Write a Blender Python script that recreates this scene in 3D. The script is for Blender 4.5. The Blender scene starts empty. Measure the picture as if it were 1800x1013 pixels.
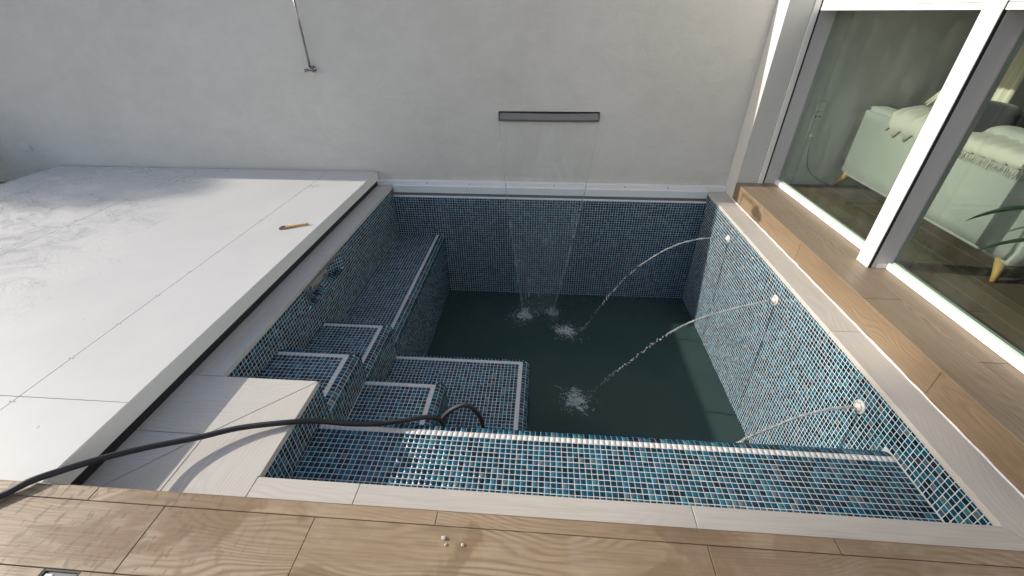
import bpy, bmesh, math, random
import numpy as np
from mathutils import Vector, Matrix, Euler, noise

random.seed(7); rng = np.random.default_rng(7)
SC = bpy.context.scene
COL = SC.collection

# ------------------------------------------------------------------ camera
CAM = np.array([1.5105, -4.0025, 1.467]); YAW, PITCH, ROLL, FPX = 0.0765, -0.5787, -0.0066, 743.5
def cam_axes():
    cy, sy, cp, sp, cr, sr = math.cos(YAW), math.sin(YAW), math.cos(PITCH), math.sin(PITCH), math.cos(ROLL), math.sin(ROLL)
    f = np.array([-sy*cp, cy*cp, sp]); r = np.array([cy, sy, 0.0]); u = np.cross(r, f)
    return cr*r+sr*u, -sr*r+cr*u, f
CR, CU, CF = cam_axes()
cd = bpy.data.cameras.new('camera'); cam = bpy.data.objects.new('camera', cd); COL.objects.link(cam)
M = Matrix.Identity(4)
for i in range(3):
    M[i][0], M[i][1], M[i][2], M[i][3] = CR[i], CU[i], -CF[i], CAM[i]
cam.matrix_world = M
cd.sensor_fit = 'HORIZONTAL'; cd.sensor_width = 36.0; cd.lens = FPX/1800*36.0
cd.clip_start = 0.05; cd.clip_end = 500
SC.camera = cam

# ------------------------------------------------------------------ sky, sun, exposure
SUN = Vector((2.25, -0.20, -1.0)).normalized()      # the way the light travels
ELEV = math.asin(-SUN.z); AZ = math.atan2(-SUN.x, -SUN.y)
wd = bpy.data.worlds.new('World'); SC.world = wd; wd.use_nodes = True
wn = wd.node_tree; wn.nodes.clear()
sky = wn.nodes.new('ShaderNodeTexSky'); sky.sky_type = 'NISHITA'; sky.sun_disc = False
sky.sun_elevation = ELEV; sky.sun_rotation = AZ
sky.air_density = 1.0; sky.dust_density = 2.2; sky.ozone_density = 1.0
bg = wn.nodes.new('ShaderNodeBackground'); bg.inputs[1].default_value = 0.15
wo = wn.nodes.new('ShaderNodeOutputWorld')
wn.links.new(sky.outputs[0], bg.inputs[0]); wn.links.new(bg.outputs[0], wo.inputs[0])
sd = bpy.data.lights.new('sun', 'SUN'); sd.energy = 4.4; sd.angle = math.radians(0.53); sd.color = (1.0, 0.92, 0.81)
sun = bpy.data.objects.new('sun', sd); COL.objects.link(sun)
sun.rotation_euler = SUN.to_track_quat('-Z', 'Y').to_euler()
SC.view_settings.view_transform = 'Standard'; SC.view_settings.look = 'None'
SC.view_settings.exposure = 0.12; SC.view_settings.gamma = 1.0
SC.view_settings.use_curve_mapping = False
SC.render.engine = 'CYCLES'
SC.cycles.use_denoising = True
SC.cycles.max_bounces = 10; SC.cycles.diffuse_bounces = 4; SC.cycles.transparent_max_bounces = 16
SC.cycles.transmission_bounces = 8; SC.cycles.glossy_bounces = 4
SC.cycles.caustics_reflective = True; SC.cycles.caustics_refractive = False
SC.cycles.sample_clamp_indirect = 6.0

# ------------------------------------------------------------------ dimensions (metres; 0 = top of the coping)
W, L = 3.10, 3.125            # pool: x 0..W, y -L..0
ZW, ZF = -1.217, -1.38        # water level, pool floor
TC = 0.0234                   # coping thickness
HD = 0.149                    # deck height above coping
RX = 3.273                    # riser of the deck at the house
DX = 3.60                     # door sill
XN, YN = 0.481, -2.630        # platform corner in the front-left of the pool
YT = -3.288                   # edge of the front deck
YW = 0.10                     # garden wall face
HP = 0.130                    # top of the sliding cover
XP = -0.156                   # its edge over the pool
P = W/123.0                   # mosaic pitch
J = 0.0031                    # joint
TH = 0.0009                   # tile relief

# ------------------------------------------------------------------ materials
def mat(name):
    m = bpy.data.materials.new(name); m.use_nodes = True
    n = m.node_tree; return m, n, n.nodes['Principled BSDF']
def N(n, t, **kw):
    x = n.nodes.new(t)
    for k, v in kw.items():
        if k in x.inputs: x.inputs[k].default_value = v
        else: setattr(x, k, v)
    return x
def Lk(n, a, b): n.links.new(a, b)
def ramp(n, fac, stops, interp='LINEAR'):
    r = n.nodes.new('ShaderNodeValToRGB'); r.color_ramp.interpolation = interp
    e = r.color_ramp.elements
    while len(e) < len(stops): e.new(0.5)
    for i, (p, c) in enumerate(stops):
        e[i].position = p; e[i].color = (*c, 1) if len(c) == 3 else c
    Lk(n, fac, r.inputs[0]); return r.outputs[0]
def mixc(n, fac, a, b, mode='MIX'):
    x = n.nodes.new('ShaderNodeMix'); x.data_type = 'RGBA'; x.blend_type = mode
    for s, v in ((x.inputs[0], fac), (x.inputs[6], a), (x.inputs[7], b)):
        if hasattr(v, 'is_linked'): Lk(n, v, s)
        elif isinstance(v, (int, float)): s.default_value = v
        else: s.default_value = (*v, 1) if len(v) == 3 else v
    return x.outputs[2]
def math_(n, op, a, b=0.0):
    x = n.nodes.new('ShaderNodeMath'); x.operation = op
    for s, v in ((x.inputs[0], a), (x.inputs[1], b)):
        if hasattr(v, 'is_linked'): Lk(n, v, s)
        else: s.default_value = v
    return x.outputs[0]
def pos(n): return n.nodes.new('ShaderNodeNewGeometry').outputs['Position']
def mapping(n, vec, scale=(1, 1, 1), loc=None, rot=(0, 0, 0)):
    x = n.nodes.new('ShaderNodeMapping'); x.inputs['Scale'].default_value = scale; x.inputs['Rotation'].default_value = rot
    Lk(n, vec, x.inputs['Vector'])
    if loc is not None: Lk(n, loc, x.inputs['Location'])
    return x.outputs[0]
def tnoise(n, vec, scale, detail=4, rough=0.55, dist=0.0):
    x = N(n, 'ShaderNodeTexNoise', Scale=scale, Detail=detail, Roughness=rough, Distortion=dist)
    Lk(n, vec, x.inputs['Vector']); return x.outputs['Fac']
def bump(n, h, b, strength=0.3, dist=0.01):
    x = N(n, 'ShaderNodeBump', Strength=strength, Distance=dist); Lk(n, h, x.inputs['Height']); Lk(n, x.outputs[0], b.inputs['Normal'])

def m_plain(name, c, rough=0.5, metal=0.0, var=0.06, scale=20, bstr=0.0, coat=0.0):
    m, n, b = mat(name)
    f = tnoise(n, pos(n), scale, 5)
    col = mixc(n, f, [x*(1-var) for x in c], [min(1, x*(1+var)) for x in c])
    Lk(n, col, b.inputs['Base Color']); b.inputs['Roughness'].default_value = rough; b.inputs['Metallic'].default_value = metal
    b.inputs['Coat Weight'].default_value = coat
    if bstr: bump(n, tnoise(n, pos(n), scale*4, 4), b, bstr, 0.004)
    return m

def m_tile(name='mosaic_glass'):
    m, n, b = mat(name)
    r1 = n.nodes.new('ShaderNodeNewGeometry').outputs['Random Per Island']
    r2 = n.nodes.new('ShaderNodeObjectInfo').outputs['Random']
    r = math_(n, 'FRACT', math_(n, 'ADD', r1, r2))
    c = ramp(n, r, [(0.0, (0.004, 0.014, 0.026)), (0.14, (0.006, 0.026, 0.045)), (0.31, (0.009, 0.043, 0.072)),
                    (0.52, (0.013, 0.063, 0.100)), (0.71, (0.022, 0.090, 0.132)), (0.83, (0.042, 0.120, 0.165)),
                    (0.90, (0.052, 0.082, 0.130)), (0.94, (0.085, 0.115, 0.130)), (0.975, (0.048, 0.140, 0.165))], 'CONSTANT')
    sp = tnoise(n, pos(n), 420, 2)
    hs = N(n, 'ShaderNodeHueSaturation'); Lk(n, c, hs.inputs['Color']); Lk(n, math_(n, 'ADD', math_(n, 'MULTIPLY', sp, 1.0), 0.70), hs.inputs['Value']); hs.inputs['Saturation'].default_value = 1.18
    Lk(n, hs.outputs[0], b.inputs['Base Color'])
    b.inputs['IOR'].default_value = 1.45
    Lk(n, ramp(n, tnoise(n, pos(n), 60, 3), [(0.35, (0.10,)*3), (0.7, (0.26,)*3)]), b.inputs['Roughness'])
    bump(n, tnoise(n, pos(n), 90, 2), b, 0.05, 0.01)
    return m

def m_grout():
    m, n, b = mat('grout')
    f = tnoise(n, pos(n), 7, 6, 0.65)
    Lk(n, ramp(n, f, [(0.25, (0.44, 0.445, 0.43)), (0.5, (0.585, 0.615, 0.625)), (0.75, (0.64, 0.67, 0.68))]), b.inputs['Base Color'])
    b.inputs['Roughness'].default_value = 0.85
    bump(n, tnoise(n, pos(n), 300, 3), b, 0.2, 0.002)
    return m

def m_wood(name, dark, mid, light, gloss=0.42, stains=False, grey=0.0, ringk=0.45, spread=0.34):
    """wood-look porcelain plank, grain along local X"""
    m, n, b = mat(name)
    tc = n.nodes.new('ShaderNodeTexCoord').outputs['Object']
    oi = n.nodes.new('ShaderNodeObjectInfo')
    off = n.nodes.new('ShaderNodeCombineXYZ')
    Lk(n, math_(n, 'MULTIPLY', oi.outputs['Random'], 37.0), off.inputs[0]); Lk(n, math_(n, 'MULTIPLY', oi.outputs['Random'], 91.0), off.inputs[1])
    v = mapping(n, tc, (1, 1, 1), off.outputs[0])
    # cathedral grain: rings warped by slow noise
    w1 = tnoise(n, mapping(n, v, (0.75, 2.2, 1)), 1.5, 2, 0.45)
    sep = n.nodes.new('ShaderNodeSeparateXYZ'); Lk(n, v, sep.inputs[0])
    ph = math_(n, 'ADD', math_(n, 'MULTIPLY', sep.outputs[1], 330.0), math_(n, 'MULTIPLY', w1, 210.0))
    ring = math_(n, 'ADD', math_(n, 'MULTIPLY', math_(n, 'SINE', ph), 0.5), 0.5)
    fine = tnoise(n, mapping(n, v, (3.0, 90.0, 3.0)), 1.5, 5, 0.6)
    broad = tnoise(n, mapping(n, v, (0.8, 5.0, 1.0)), 1.3, 4, 0.55)
    g = math_(n, 'ADD', math_(n, 'MULTIPLY', broad, 0.55), math_(n, 'MULTIPLY', fine, 0.45))
    c = ramp(n, g, [(0.28, dark), (0.50, mid), (0.72, light)])
    rm = math_(n, 'MULTIPLY', math_(n, 'POWER', ring, 1.6), math_(n, 'MULTIPLY', ramp(n, broad, [(0.40, (0, 0, 0)), (0.62, (1, 1, 1))]), ringk))
    c = mixc(n, rm, c, [x*0.55 for x in dark])
    # plank to plank tone
    tone = math_(n, 'ADD', math_(n, 'MULTIPLY', oi.outputs['Random'], spread), 1.0-spread/2)
    hs = N(n, 'ShaderNodeHueSaturation'); Lk(n, tone, hs.inputs['Value']); Lk(n, c, hs.inputs['Color']); hs.inputs['Saturation'].default_value = 1.0-grey
    c = hs.outputs[0]
    rough = ramp(n, fine, [(0.3, (gloss+0.16,)*3), (0.7, (gloss-0.05,)*3)])
    if stains:
        p3 = pos(n)
        # drying water drops, dragged the way they fell; only towards the hose
        drops = tnoise(n, mapping(n, p3, (34, 13, 1), rot=(0, 0, 0.75)), 1.35, 2, 0.5)
        sx = n.nodes.new('ShaderNodeSeparateXYZ'); Lk(n, p3, sx.inputs[0])
        near = ramp(n, math_(n, 'ADD', math_(n, 'MULTIPLY', sx.outputs[0], 0.5), 0.5), [(0.62, (1, 1, 1)), (0.92, (0, 0, 0))])
        dm = math_(n, 'MULTIPLY', ramp(n, drops, [(0.585, (0, 0, 0)), (0.60, (1, 1, 1))]), near)
        c = mixc(n, math_(n, 'MULTIPLY', dm, 0.85), c, [x*0.42 for x in mid])
        dry = tnoise(n, p3, 2.3, 4, 0.6, 0.6)
        wet = ramp(n, dry, [(0.50, (0, 0, 0)), (0.535, (1, 1, 1))])
        c = mixc(n, math_(n, 'MULTIPLY', wet, 0.6), c, [mid[0]*.62, mid[1]*.55, mid[2]*.46])
        rough = mixc(n, math_(n, 'MULTIPLY', wet, 0.5), rough, (0.22, 0.22, 0.22))
        dust = tnoise(n, p3, 9, 6, 0.7)
        c = mixc(n, math_(n, 'MULTIPLY', ramp(n, dust, [(0.5, (0, 0, 0)), (0.8, (1, 1, 1))]), 0.25), c, (0.50, 0.46, 0.41))
    Lk(n, c, b.inputs['Base Color']); Lk(n, rough, b.inputs['Roughness'])
    bump(n, math_(n, 'ADD', fine, math_(n, 'MULTIPLY', rm, -0.8)), b, 0.25, 0.003)
    return m

def m_plaster():
    m, n, b = mat('plaster')
    p3 = pos(n)
    big = tnoise(n, p3, 1.1, 5, 0.6, 0.4)
    trowel = tnoise(n, mapping(n, p3, (1.0, 1.0, 1.6)), 6.0, 6, 0.62, 0.8)
    fine = tnoise(n, p3, 60, 4)
    c = ramp(n, big, [(0.30, (0.66, 0.635, 0.59)), (0.55, (0.72, 0.695, 0.65)), (0.75, (0.765, 0.74, 0.695))])
    c = mixc(n, math_(n, 'MULTIPLY', ramp(n, trowel, [(0.42, (0, 0, 0)), (0.68, (1, 1, 1))]), 0.30), c, (0.82, 0.795, 0.75))
    # water marks below the spout and splash dirt along the foot of the wall
    s = n.nodes.new('ShaderNodeSeparateXYZ'); Lk(n, p3, s.inputs[0])
    drip = tnoise(n, mapping(n, p3, (2.6, 1, 1.1)), 2.2, 6, 0.68, 0.9)
    band = math_(n, 'MULTIPLY', ramp(n, math_(n, 'MULTIPLY', s.outputs[0], 0.25), [(0.27, (0, 0, 0)), (0.31, (1, 1, 1)), (0.46, (1, 1, 1)), (0.52, (0, 0, 0))]),
                 ramp(n, s.outputs[2], [(0.02, (1, 1, 1)), (0.66, (0.6, 0.6, 0.6)), (0.70, (0, 0, 0))]))
    c = mixc(n, math_(n, 'MULTIPLY', math_(n, 'MULTIPLY', ramp(n, drip, [(0.35, (1, 1, 1)), (0.62, (0, 0, 0))]), band), 0.22), c, (0.36, 0.34, 0.31))
    foot = math_(n, 'MULTIPLY', ramp(n, s.outputs[2], [(0.03, (1, 1, 1)), (0.22, (0, 0, 0))]), ramp(n, trowel, [(0.4, (0, 0, 0)), (0.7, (1, 1, 1))]))
    c = mixc(n, math_(n, 'MULTIPLY', foot, 0.45), c, (0.42, 0.39, 0.30))
    Lk(n, c, b.inputs['Base Color']); b.inputs['Roughness'].default_value = 0.9
    bump(n, math_(n, 'ADD', trowel, math_(n, 'MULTIPLY', fine, 0.25)), b, 0.55, 0.014)
    return m

def m_cover():
    m, n, b = mat('cover_panel')
    p3 = pos(n)
    f = tnoise(n, p3, 1.7, 5, 0.6)
    c = ramp(n, f, [(0.3, (0.56, 0.565, 0.565)), (0.7, (0.62, 0.625, 0.62))])
    specks = tnoise(n, p3, 38, 2, 0.5)
    c = mixc(n, math_(n, 'MULTIPLY', ramp(n, specks, [(0.77, (0, 0, 0)), (0.80, (1, 1, 1))]), 0.6), c, (0.20, 0.19, 0.18))
    Lk(n, c, b.inputs['Base Color'])
    pud = tnoise(n, mapping(n, p3, (1.0, 1.5, 1.0)), 4.5, 6, 0.72, 0.8)
    s = n.nodes.new('ShaderNodeSeparateXYZ'); Lk(n, p3, s.inputs[0])
    left = ramp(n, math_(n, 'ADD', math_(n, 'MULTIPLY', s.outputs[0], 0.25), 1.0), [(0.55, (1, 1, 1)), (0.95, (0.35, 0.35, 0.35))])
    wet = ramp(n, math_(n, 'MULTIPLY', pud, left), [(0.43, (0, 0, 0)), (0.66, (1, 1, 1))])
    Lk(n, ramp(n, wet, [(0, (0.52,)*3), (1, (0.14,)*3)]), b.inputs['Roughness'])
    rip = tnoise(n, mapping(n, p3, (18, 42, 1), rot=(0, 0, 0.25)), 1.0, 5, 0.7, 1.2)
    bump(n, math_(n, 'MULTIPLY', rip, math_(n, 'ADD', math_(n, 'MULTIPLY', wet, 0.9), 0.1)), b, 0.55, 0.006)
    return m

def m_water():
    m, n, b = mat('pool_water'); n.nodes.remove(b)
    out = n.nodes['Material Output']
    p3 = pos(n)
    h = math_(n, 'ADD', tnoise(n, p3, 5, 4, 0.6, 0.8), math_(n, 'MULTIPLY', tnoise(n, p3, 24, 3, 0.6), 0.22))
    for c in ((1.36, -.42, ZW), (1.80, -.66, ZW), (1.845, -1.553, ZW)):      # rings spreading from the splashes
        d = n.nodes.new('ShaderNodeVectorMath'); d.operation = 'DISTANCE'; Lk(n, p3, d.inputs[0]); d.inputs[1].default_value = c
        dist = math_(n, 'ADD', d.outputs['Value'], math_(n, 'MULTIPLY', tnoise(n, p3, 6, 2), 0.05))
        ring = math_(n, 'SINE', math_(n, 'MULTIPLY', dist, 95.0))
        h = math_(n, 'ADD', h, math_(n, 'MULTIPLY', ring, ramp(n, dist, [(0.02, (0.11,)*3), (0.5, (0.0,)*3)])))
    bp = N(n, 'ShaderNodeBump', Strength=0.5, Distance=0.02); Lk(n, h, bp.inputs['Height'])
    fr = N(n, 'ShaderNodeFresnel', IOR=1.33); Lk(n, bp.outputs[0], fr.inputs['Normal'])
    gl = N(n, 'ShaderNodeBsdfGlossy', Roughness=0.03); Lk(n, bp.outputs[0], gl.inputs['Normal'])
    tr = N(n, 'ShaderNodeBsdfTransparent'); tr.inputs[0].default_value = (0.34, 0.52, 0.47, 1)
    df = N(n, 'ShaderNodeBsdfDiffuse')
    Lk(n, mixc(n, tnoise(n, p3, 2.2, 4), (0.048, 0.088, 0.084), (0.066, 0.112, 0.106)), df.inputs[0])
    m1 = N(n, 'ShaderNodeMixShader'); m1.inputs[0].default_value = 0.70
    Lk(n, tr.outputs[0], m1.inputs[1]); Lk(n, df.outputs[0], m1.inputs[2])
    m2 = N(n, 'ShaderNodeMixShader'); Lk(n, fr.outputs[0], m2.inputs[0]); Lk(n, m1.outputs[0], m2.inputs[1]); Lk(n, gl.outputs[0], m2.inputs[2])
    Lk(n, m2.outputs[0], out.inputs[0]); return m

def m_foam_patch():
    """lace of bubbles on the water, thick in the middle and torn at the rim"""
    m, n, b = mat('foam_patch')
    tc = n.nodes.new('ShaderNodeTexCoord').outputs['Object']
    oi = n.nodes.new('ShaderNodeObjectInfo'); off = n.nodes.new('ShaderNodeCombineXYZ'); Lk(n, math_(n, 'MULTIPLY', oi.outputs['Random'], 50.0), off.inputs[2])
    ln = n.nodes.new('ShaderNodeVectorMath'); ln.operation = 'LENGTH'; Lk(n, tc, ln.inputs[0])
    v = mapping(n, tc, (1, 1, 1), off.outputs[0])
    big = tnoise(n, v, 2.9, 6, 0.72, 2.2); fine = tnoise(n, v, 22, 4, 0.75, 0.8)
    a = math_(n, 'ADD', math_(n, 'MULTIPLY', math_(n, 'SUBTRACT', big, 0.5), 3.4), math_(n, 'MULTIPLY', math_(n, 'SUBTRACT', fine, 0.5), 1.3))
    a = math_(n, 'SUBTRACT', math_(n, 'ADD', a, 1.0), math_(n, 'MULTIPLY', ln.outputs['Value'], 1.25))
    a = ramp(n, a, [(0.42, (0.0,)*3), (0.75, (0.22,)*3), (1.0, (0.72,)*3)])
    b.inputs['Base Color'].default_value = (0.62, 0.67, 0.67, 1); b.inputs['Roughness'].default_value = 0.6
    Lk(n, a, b.inputs['Alpha']); return m

def m_glass(name, tint, ior=1.5):
    m, n, b = mat(name); n.nodes.remove(b); out = n.nodes['Material Output']
    lw = N(n, 'ShaderNodeLayerWeight', Blend=0.5)
    frs = math_(n, 'ADD', math_(n, 'MULTIPLY', math_(n, 'POWER', lw.outputs['Facing'], 5.0), 0.96), 0.04); gl = N(n, 'ShaderNodeBsdfGlossy', Roughness=0.01)
    tr = N(n, 'ShaderNodeBsdfTransparent'); tr.inputs[0].default_value = (*tint, 1)
    df = N(n, 'ShaderNodeBsdfDiffuse'); df.inputs[0].default_value = (0.5, 0.55, 0.5, 1)
    smear = tnoise(n, mapping(n, pos(n), (1, 1.5, 0.6)), 5, 5, 0.65)
    m0 = N(n, 'ShaderNodeMixShader'); Lk(n, ramp(n, smear, [(0.45, (0.0,)*3), (0.85, (0.035,)*3)]), m0.inputs[0])
    Lk(n, tr.outputs[0], m0.inputs[1]); Lk(n, df.outputs[0], m0.inputs[2])
    ms = N(n, 'ShaderNodeMixShader'); Lk(n, frs, ms.inputs[0]); Lk(n, m0.outputs[0], ms.inputs[1]); Lk(n, gl.outputs[0], ms.inputs[2])
    Lk(n, ms.outputs[0], out.inputs[0]); return m

def m_clear_water(name, white=0.12, bs=0.5, scale=40):
    """falling water: clear, a little whitened by air"""
    m, n, b = mat(name)
    b.inputs['Base Color'].default_value = (0.93, 0.97, 0.97, 1); b.inputs['Roughness'].default_value = 0.03
    b.inputs['IOR'].default_value = 1.33; b.inputs['Transmission Weight'].default_value = 1.0-white
    bump(n, tnoise(n, mapping(n, pos(n), (1.0, 1.0, 0.35)), scale, 3, 0.6), b, bs, 0.02)
    return m
def m_sheet():
    m, n, b = mat('water_sheet'); n.nodes.remove(b); out = n.nodes['Material Output']
    p3 = pos(n)
    h = tnoise(n, mapping(n, p3, (1.6, 1.0, 0.5)), 11, 4, 0.6, 1.2)
    bp = N(n, 'ShaderNodeBump', Strength=0.8, Distance=0.03); Lk(n, h, bp.inputs['Height'])
    lw = N(n, 'ShaderNodeLayerWeight', Blend=0.5); Lk(n, bp.outputs[0], lw.inputs['Normal'])
    frs = math_(n, 'ADD', math_(n, 'MULTIPLY', math_(n, 'POWER', lw.outputs['Facing'], 5.0), 0.7), 0.02)
    gl = N(n, 'ShaderNodeBsdfGlossy', Roughness=0.05); Lk(n, bp.outputs[0], gl.inputs['Normal'])
    tr = N(n, 'ShaderNodeBsdfTransparent'); tr.inputs[0].default_value = (0.99, 0.995, 0.995, 1)
    df = N(n, 'ShaderNodeBsdfDiffuse'); df.inputs[0].default_value = (0.62, 0.72, 0.72, 1)
    s = n.nodes.new('ShaderNodeSeparateXYZ'); Lk(n, p3, s.inputs[0])
    low = ramp(n, math_(n, 'MULTIPLY', math_(n, 'ADD', s.outputs[2], 1.3), 0.5), [(0.05, (1, 1, 1)), (0.62, (0.3, 0.3, 0.3)), (0.72, (0.012, 0.012, 0.012))])
    streak = ramp(n, tnoise(n, mapping(n, p3, (2.2, 1.0, 0.28)), 14, 5, 0.65, 1.5), [(0.56, (0, 0, 0)), (0.68, (0.60,)*3)])
    m0 = N(n, 'ShaderNodeMixShader'); Lk(n, math_(n, 'MULTIPLY', math_(n, 'ADD', streak, 0.085), low), m0.inputs[0])
    Lk(n, tr.outputs[0], m0.inputs[1]); Lk(n, df.outputs[0], m0.inputs[2])
    ms = N(n, 'ShaderNodeMixShader'); Lk(n, math_(n, 'MULTIPLY', frs, math_(n, 'ADD', math_(n, 'MULTIPLY', low, 0.97), 0.0)), ms.inputs[0]); Lk(n, m0.outputs[0], ms.inputs[1]); Lk(n, gl.outputs[0], ms.inputs[2])
    Lk(n, ms.outputs[0], out.inputs[0]); return m
def m_fabric(name, c, var=0.1):
    m, n, b = mat(name)
    tc = n.nodes.new('ShaderNodeTexCoord').outputs['Object']
    w = tnoise(n, tc, 260, 2); f = tnoise(n, tc, 4, 4)
    Lk(n, mixc(n, math_(n, 'ADD', math_(n, 'MULTIPLY', w, 0.6), math_(n, 'MULTIPLY', f, 0.4)), [x*(1-var) for x in c], [min(1, x*(1+var)) for x in c]), b.inputs['Base Color'])
    b.inputs['Roughness'].default_value = 0.95; b.inputs['Sheen Weight'].default_value = 0.2
    bump(n, w, b, 0.3, 0.002); return m

MT = dict(
    tile=m_tile(), grout=m_grout(), plaster=m_plaster(), cover=m_cover(), water=m_water(),
    white_tile=m_plain('white_mosaic', (0.68, 0.672, 0.65), 0.35, var=0.05, scale=60),
    deck=m_wood('wood_look_plank', (0.185, 0.126, 0.073), (0.325, 0.234, 0.146), (0.435, 0.333, 0.230), 0.44, True, 0.0, 0.55),
    riser=m_wood('oak_look_riser', (0.135, 0.092, 0.055), (0.220, 0.158, 0.098), (0.290, 0.216, 0.140), 0.50, False, 0.0, 0.5, 0.16),
    step=m_wood('brown_step_plank', (0.170, 0.125, 0.084), (0.255, 0.195, 0.136), (0.330, 0.262, 0.192), 0.40, False, 0.0, 0.45, 0.2),
    coping=m_wood('pale_coping_slab', (0.44, 0.41, 0.37), (0.55, 0.525, 0.485), (0.605, 0.58, 0.545), 0.45, False, 0.0, 0.18, 0.07),
    room_floor=m_wood('room_plank', (0.085, 0.066, 0.048), (0.145, 0.112, 0.080), (0.195, 0.155, 0.115), 0.35),
    fascia=m_plain('cover_fascia', (0.80, 0.81, 0.79), 0.4, var=0.03),
    black=m_plain('black_rubber', (0.012, 0.012, 0.013), 0.6),
    slot=m_plain('dark_slot', (0.02, 0.02, 0.022), 0.8),
    white_frame=m_plain('white_aluminium', (0.80, 0.81, 0.80), 0.35, var=0.02),
    grey_frame=m_plain('satin_frame', (0.50, 0.50, 0.52), 0.4, var=0.05),
    trim=m_plain('white_trim', (0.83, 0.84, 0.84), 0.4, var=0.04),
    recess=m_plain('grey_recess', (0.16, 0.18, 0.18), 0.6, var=0.1),
    caulk=m_plain('white_caulk', (0.80, 0.80, 0.78), 0.7, var=0.05, scale=60, bstr=0.4),
    chrome=m_plain('brushed_steel', (0.30, 0.30, 0.31), 0.26, 1.0),
    spout=m_plain('anodised_spout', (0.25, 0.235, 0.23), 0.45, 0.2, var=0.08, scale=8),
    nozzle=m_plain('white_plastic', (0.62, 0.61, 0.585), 0.35, var=0.03),
    hose=m_plain('hose_rubber', (0.030, 0.030, 0.033), 0.58, var=0.3, scale=50, bstr=0.2),
    glass=m_glass('door_glass', (0.87, 0.914, 0.885)),
    seal=m_plain('green_glass_edge', (0.30, 0.40, 0.35), 0.2),
    jet=m_clear_water('jet_water', 0.24, 0.6, 60), sheet=m_sheet(),
    strand=m_clear_water('strand_water', 0.20, 0.7, 70), foam_patch=m_foam_patch(), foam=m_clear_water('foam', 0.75, 0.3, 90),
    ground=m_plain('concrete_ground', (0.22, 0.21, 0.20), 0.9, var=0.2, scale=5, bstr=0.3),
    render_wall=m_plain('house_render', (0.62, 0.615, 0.60), 0.9, var=0.05, scale=6, bstr=0.3),
    room_wall=m_plain('room_paint', (0.66, 0.67, 0.67), 0.8, var=0.02),
    sofa=m_fabric('sofa_linen', (0.34, 0.36, 0.345)), throw=m_fabric('cream_throw', (0.50, 0.49, 0.44)),
    curtain=m_fabric('cream_curtain', (0.70, 0.66, 0.56), 0.06), navy=m_fabric('navy_cushion', (0.016, 0.020, 0.026)),
    oak=m_plain('oak_leg', (0.42, 0.26, 0.10), 0.45, var=0.2, scale=30),
    leaf=m_plain('leaf', (0.016, 0.045, 0.020), 0.35, var=0.4, scale=14), stem=m_plain('stem', (0.03, 0.06, 0.025), 0.5),
    pot=m_plain('clay_pot', (0.30, 0.28, 0.26), 0.7), plastic=m_plain('socket_plastic', (0.70, 0.70, 0.68), 0.4, var=0.02),
    cable=m_plain('cable', (0.20, 0.20, 0.19), 0.5), brushwood=m_plain('yellow_handle', (0.62, 0.36, 0.07), 0.45, var=0.12, scale=40),
    paper=m_plain('paper', (0.66, 0.66, 0.65), 0.8), stone=m_plain('stone_chip', (0.50, 0.47, 0.42), 0.9, var=0.3, scale=150),
    roof=m_plain('roof_tile', (0.30, 0.14, 0.09), 0.8, var=0.2),
)

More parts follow.
